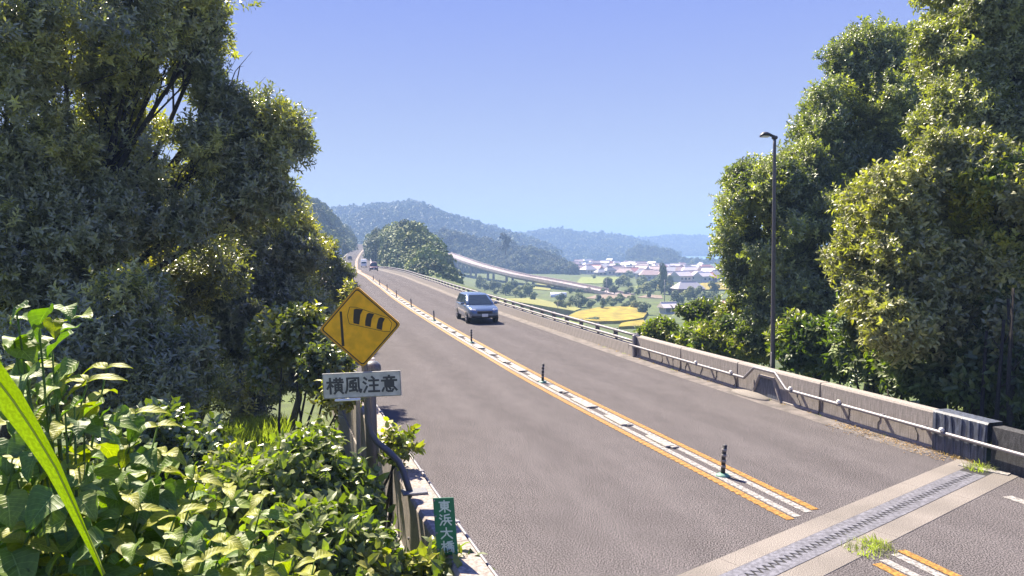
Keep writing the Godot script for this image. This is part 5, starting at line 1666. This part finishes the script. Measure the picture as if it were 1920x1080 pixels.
# ---------------------------------------------------------------- plants right by the camera
func build_front_plants() -> void:
	var r := RandomNumberGenerator.new()
	r.seed = 77
	var back := Color(.85, .95, .20)
	var lt := [leaf_tone(Color(.27, .40, .13), back, M.vein, M.veinb), leaf_tone(Color(.34, .46, .15), back, M.vein, M.veinb), leaf_tone(Color(.44, .52, .15), back, M.vein, M.veinb), leaf_tone(Color(.62, .58, .09), back, M.vein, M.veinb), leaf_tone(Color(.26, .36, .19), back, M.vein, M.veinb)]
	var heart: Array = []
	for i in 4: heart.append(big_leaf(1.0, .88, .25 + .1 * i, .9, 1.0, 60 + i))
	var lance: Array = []
	for i in 4: lance.append(big_leaf(1.0, .40 + .04 * i, .45 + .12 * i, .7, .25, 66 + i))
	var place := func(t: Node3D, m: Mesh, at: Vector3, along: Vector3, face: Vector3, s: float, mm: Material) -> void:
		var f := (face - along * face.dot(along)).normalized()
		obj(t, "leaf", m, mm, Transform3D(Basis(along.cross(f), along, f) * s, at - t.position))
	# broad heart-shaped leaves of a climbing vine
	var groups := [
		["vine with big heart-shaped leaves climbing at the picture's mountain edge", 2.6, [[15, 640, 100], [62, 608, 85], [88, 655, 95], [40, 715, 90], [80, 740, 85], [112, 775, 85], [28, 800, 95], [62, 835, 95], [150, 790, 70], [20, 585, 60], [95, 700, 70], [5, 720, 90], [130, 735, 60]]],
		["vine with huge grey-green leaves in the bottom corner", 2.3, [[20, 930, 120], [64, 965, 105], [28, 1020, 130], [95, 1050, 120], [10, 870, 100], [75, 890, 90], [110, 985, 90], [160, 1070, 110], [40, 1075, 130]]],
		["vine with mid-sized drooping leaves below the upper stems", 3.0, [[240, 815, 75], [282, 865, 80], [125, 870, 80], [190, 850, 75], [215, 905, 85], [160, 925, 80], [260, 920, 70], [330, 930, 65], [205, 980, 80], [270, 1000, 80], [345, 1010, 70], [180, 1030, 80], [250, 1065, 85]]]]
	for g in groups:
		var d0: float = g[1]
		var t := thing("broad_leaved_vine", g[0], "vine", P(60, 1300, d0))
		for l in g[2]:
			var d := d0 + r.randf_range(-.25, .35)
			var s: float = l[2] / F * d
			var c := P(l[0], l[1], d)
			for rep in 4:
				var face := (Vector3(r.randf_range(-.6, .4), r.randf_range(.5, 1.2), r.randf_range(.0, .7))).normalized()
				var along := Vector3(r.randf_range(-.8, .9), r.randf_range(-.9, .1), r.randf_range(-.1, .8)).normalized()
				var off := Vector3(r.randf_range(-.6, .6), r.randf_range(-.6, .4), -.12 - r.randf() * .2) * s * minf(rep, 1.6)
				along = (along - face * along.dot(face)).normalized()
				var at := c + off - along * s * .5
				place.call(t, heart[r.randi() % 4], at, along, face, s * r.randf_range(.58, .85) * (1.0 - .12 * rep), lt[[0, 0, 1, 1, 2, 2, 3, 4][r.randi() % 8]])
			var stm := P(60 + l[0] * .3, 1250, d0 + .25)
			obj(t, "stem", tube_mesh([stm - t.position, (stm + c) * .5 + Vector3(.03, .03, -.05) - t.position, c + Vector3(0, 0, -.03) - t.position], [.007, .006, .003], 5), lt[4])
	# upright stems with paired pointed leaves
	var stems := [[200, 690, 190, 1150, 3.1], [310, 850, 250, 1200, 3.3], [430, 915, 380, 1250, 3.5], [495, 930, 470, 1250, 3.6], [330, 965, 300, 1250, 3.0], [165, 715, 120, 1150, 2.9], [420, 1015, 400, 1280, 3.1], [140, 880, 100, 1250, 2.7], [520, 1000, 540, 1280, 3.5], [590, 1050, 600, 1300, 3.4], [255, 775, 215, 1200, 3.2], [370, 900, 330, 1250, 3.4], [240, 930, 215, 1250, 2.8], [470, 1050, 470, 1300, 3.2], [380, 1050, 370, 1300, 2.9], [62, 690, 40, 1150, 2.9], [105, 800, 80, 1200, 2.8], [30, 860, 10, 1250, 2.5], [165, 985, 150, 1250, 2.7], [60, 985, 50, 1280, 2.4], [295, 800, 270, 1200, 3.3], [110, 1060, 100, 1300, 2.4], [280, 1040, 270, 1300, 2.7]]
	var names := ["topmost pointed-leaf stem, its yellow tip before the dark trees", "pointed-leaf stem beside the drooping vine leaves", "pointed-leaf stem under the dark shade pocket", "pointed-leaf stem nearest the vine mound", "pointed-leaf stem low behind the long grass blade", "pointed-leaf stem between the heart leaves and the topmost stem", "short pointed-leaf stem at the bottom edge", "pointed-leaf stem crossed by the long grass blade", "slim pointed-leaf stem beside the vine mound", "pointed-leaf stem farthest towards the concrete wall", "pointed-leaf stem just below the topmost one", "pointed-leaf stem in the middle of the thicket", "pointed-leaf stem in front of the drooping vine", "bottom-edge pointed-leaf stem next to the low vine spread", "bottom-edge pointed-leaf stem beside the reed tip", "pointed-leaf stem rising among the highest heart leaves", "pointed-leaf stem just above the middle of the reed leaf", "pointed-leaf stem at the picture edge under the reed", "pointed-leaf stem right behind the lower half of the reed", "pointed-leaf stem among the huge corner leaves", "pointed-leaf stem against the dark shrub under the oaks", "bottom-edge pointed-leaf stem in the corner leaves", "bottom-edge pointed-leaf stem past the reed tip"]
	for i in stems.size():
		var q = stems[i]
		var a := P(q[2], q[3], q[4])
		var b := P(q[0], q[1], q[4])
		var t := thing("pointed_leaf_plant", "yellow-green " + names[i], "plant", a, "pointed-leaf plants by the camera")
		var mid := (a + b) * .5 + Vector3(-.06, 0, .05)
		obj(t, "stem", tube_mesh([Vector3.ZERO, mid - a, b - a], [.008, .006, .003], 6), lt[0])
		var n := 7
		for k in n:
			var f := 1.0 - k * .105
			var p := a.lerp(mid, f).lerp(mid.lerp(b, f), f)
			var az := (PI * .5 if k % 2 else 0.0) + i * .6
			for sg in [0.0, PI]:
				var out := Vector3(cos(az + sg), 0, sin(az + sg))
				var along := (out + Vector3(0, .35 - .12 * k, 0)).normalized()
				var face := (Vector3.UP + out * .35 + Vector3(0, 0, .25)).normalized()
				var s := (.12 + .027 * minf(k, 5)) * r.randf_range(.85, 1.2)
				place.call(t, lance[r.randi() % 4], p, along, face, s, lt[3 if k == 0 or (k < 4 and r.randf() < .45) else [0, 1, 1, 2, 4][r.randi() % 5]])
	# long grass blade across the corner
	var gb := thing("reed", "long broad yellow-green reed leaf arching down across the big leaves", "reed", P(-40, 690, 1.25))
	var path := [[-60, 640, 1.22, 78], [-20, 700, 1.24, 74], [20, 752, 1.25, 66], [60, 812, 1.27, 52], [100, 878, 1.29, 40], [135, 950, 1.31, 28], [160, 1005, 1.33, 18], [180, 1050, 1.35, 10], [192, 1080, 1.36, 3]]
	var st := st_new(true)
	var mr := st_new(true)
	var prev: Array = []
	var rib: Array = []
	for q in path:
		var c := P(q[0], q[1], q[2])
		var w: float = q[3] / F * q[2] * .5
		var x := Vector3(.80, .52, .25).normalized() * w
		var row := [c - x, c - x * .5 + Vector3(0, 0, -.004), c + Vector3(0, 0, -.010), c + x * .5 + Vector3(0, 0, -.004), c + x]
		rib.append(c + Vector3(0, 0, -.006) - gb.position)
		if prev:
			for k in 4:
				var y0: float = (q[1] - 640.0) / 60.0
				for e in [[prev, k], [prev, k + 1], [row, k + 1], [prev, k], [row, k + 1], [row, k]]:
					st.set_uv(Vector2(e[1] / 4.0, y0 if e[0] == row else y0 - .9))
					st.add_vertex(e[0][e[1]] - gb.position)
		prev = row
	obj(gb, "blade", done(st), leaf_tone(Color(.26, .34, .03), Color(.9, 1.0, .15), noise_tex(12, .03, .82, 1.0, 256), null))
	tube(mr, rib, [.0022, .0022, .002, .002, .0018, .0016, .0014, .001, .0006], 5)
	obj(gb, "midrib", done(mr), mat(Color(.34, .40, .06), .5))

# ---------------------------------------------------------------- weeds and small things
func build_small() -> void:
	var r := RandomNumberGenerator.new()
	r.seed = 15
	var grass := leaf_tone(Color(.125, .125, .045), Color(.7, .8, .2), null, null)
	var dry := leaf_tone(Color(.34, .25, .10), Color(.6, .5, .2), null, null)
	var t := thing("grass_tuft", "green grass tuft growing where the centre lines meet the expansion joint", "grass", G(1628, 1030))
	obj(t, "blade_clump", tuft_mesh(r, 200, .36, .12), grass)
	obj(t, "blade_clump", tuft_mesh(r, 90, .2, .17), grass, Transform3D(Basis(), Vector3(.12, 0, -.12)))
	t = thing("grass_tuft", "yellowing grass tuft at the seaward end of the expansion joint", "grass", G(1835, 880))
	obj(t, "blade_clump", tuft_mesh(r, 170, .26, .15), grass)
	t = thing("grass_tuft", "dry brown weeds along the parapet foot below the blue sheet", "weed", G(1790, 845))
	for i in 7:
		obj(t, "blade_clump", tuft_mesh(r, 70, .2, .10), dry, Transform3D(Basis(), G(1735 + i * 20, 838 + i * 6 + r.randf_range(-3, 3)) - t.position))
	t = thing("roadside_weed", "thin broken line of dry weeds along the foot of the seaward parapet", "weed", rp(s_at(20.0), 5.0))
	for i in 26:
		obj(t, "blade_clump", tuft_mesh(r, 14, .10, .07), dry if i % 3 else grass, Transform3D(Basis(), rp(s_at(15.2 + i * .62 + r.randf() * .4), 5.03) - t.position))
	# thin dust and dead leaves in the gutter
	var st := st_new()
	for i in 420:
		var s := s_at(13.5) + r.randf() * 3.2
		var p := rp(s, 5.0 - absf(r.randfn()) * .28, .014)
		var a := r.randf() * TAU
		leaf_into(st, p, Vector3(cos(a), r.randf_range(0, .3), sin(a)).normalized(), Vector3.UP, r.randf_range(.03, .07), .03)
	var litter := obj(self, "leaf_litter", done(st), mat(Color(.30, .20, .09), .9))
	tag(litter, "dead brown leaves scattered along the gutter by the blue sheet", "leaf litter", "", "stuff")
	# sunlit grass under the oaks
	var st2 := st_new()
	for i in 12000:
		var x := r.randf_range(-9.0, -3.2)
		var z := r.randf_range(11.0, 44.0)
		var b := Vector3(x - (z - 11.0) * .3, 0, -z)
		if b.x > centre_x(z) - 6.0: continue
		b.y = terrain(b.x, z)
		var d := Vector3(r.randfn() * .4, 1, r.randfn() * .4).normalized()
		leaf_into(st2, b, d, Vector3(.3, .1, 1).normalized(), r.randf_range(.25, .7), .05)
	var gr := obj(self, "bank_grass", done(st2), grass)
	tag(gr, "tall sunlit grass on the bank below the oaks", "grass", "", "stuff")
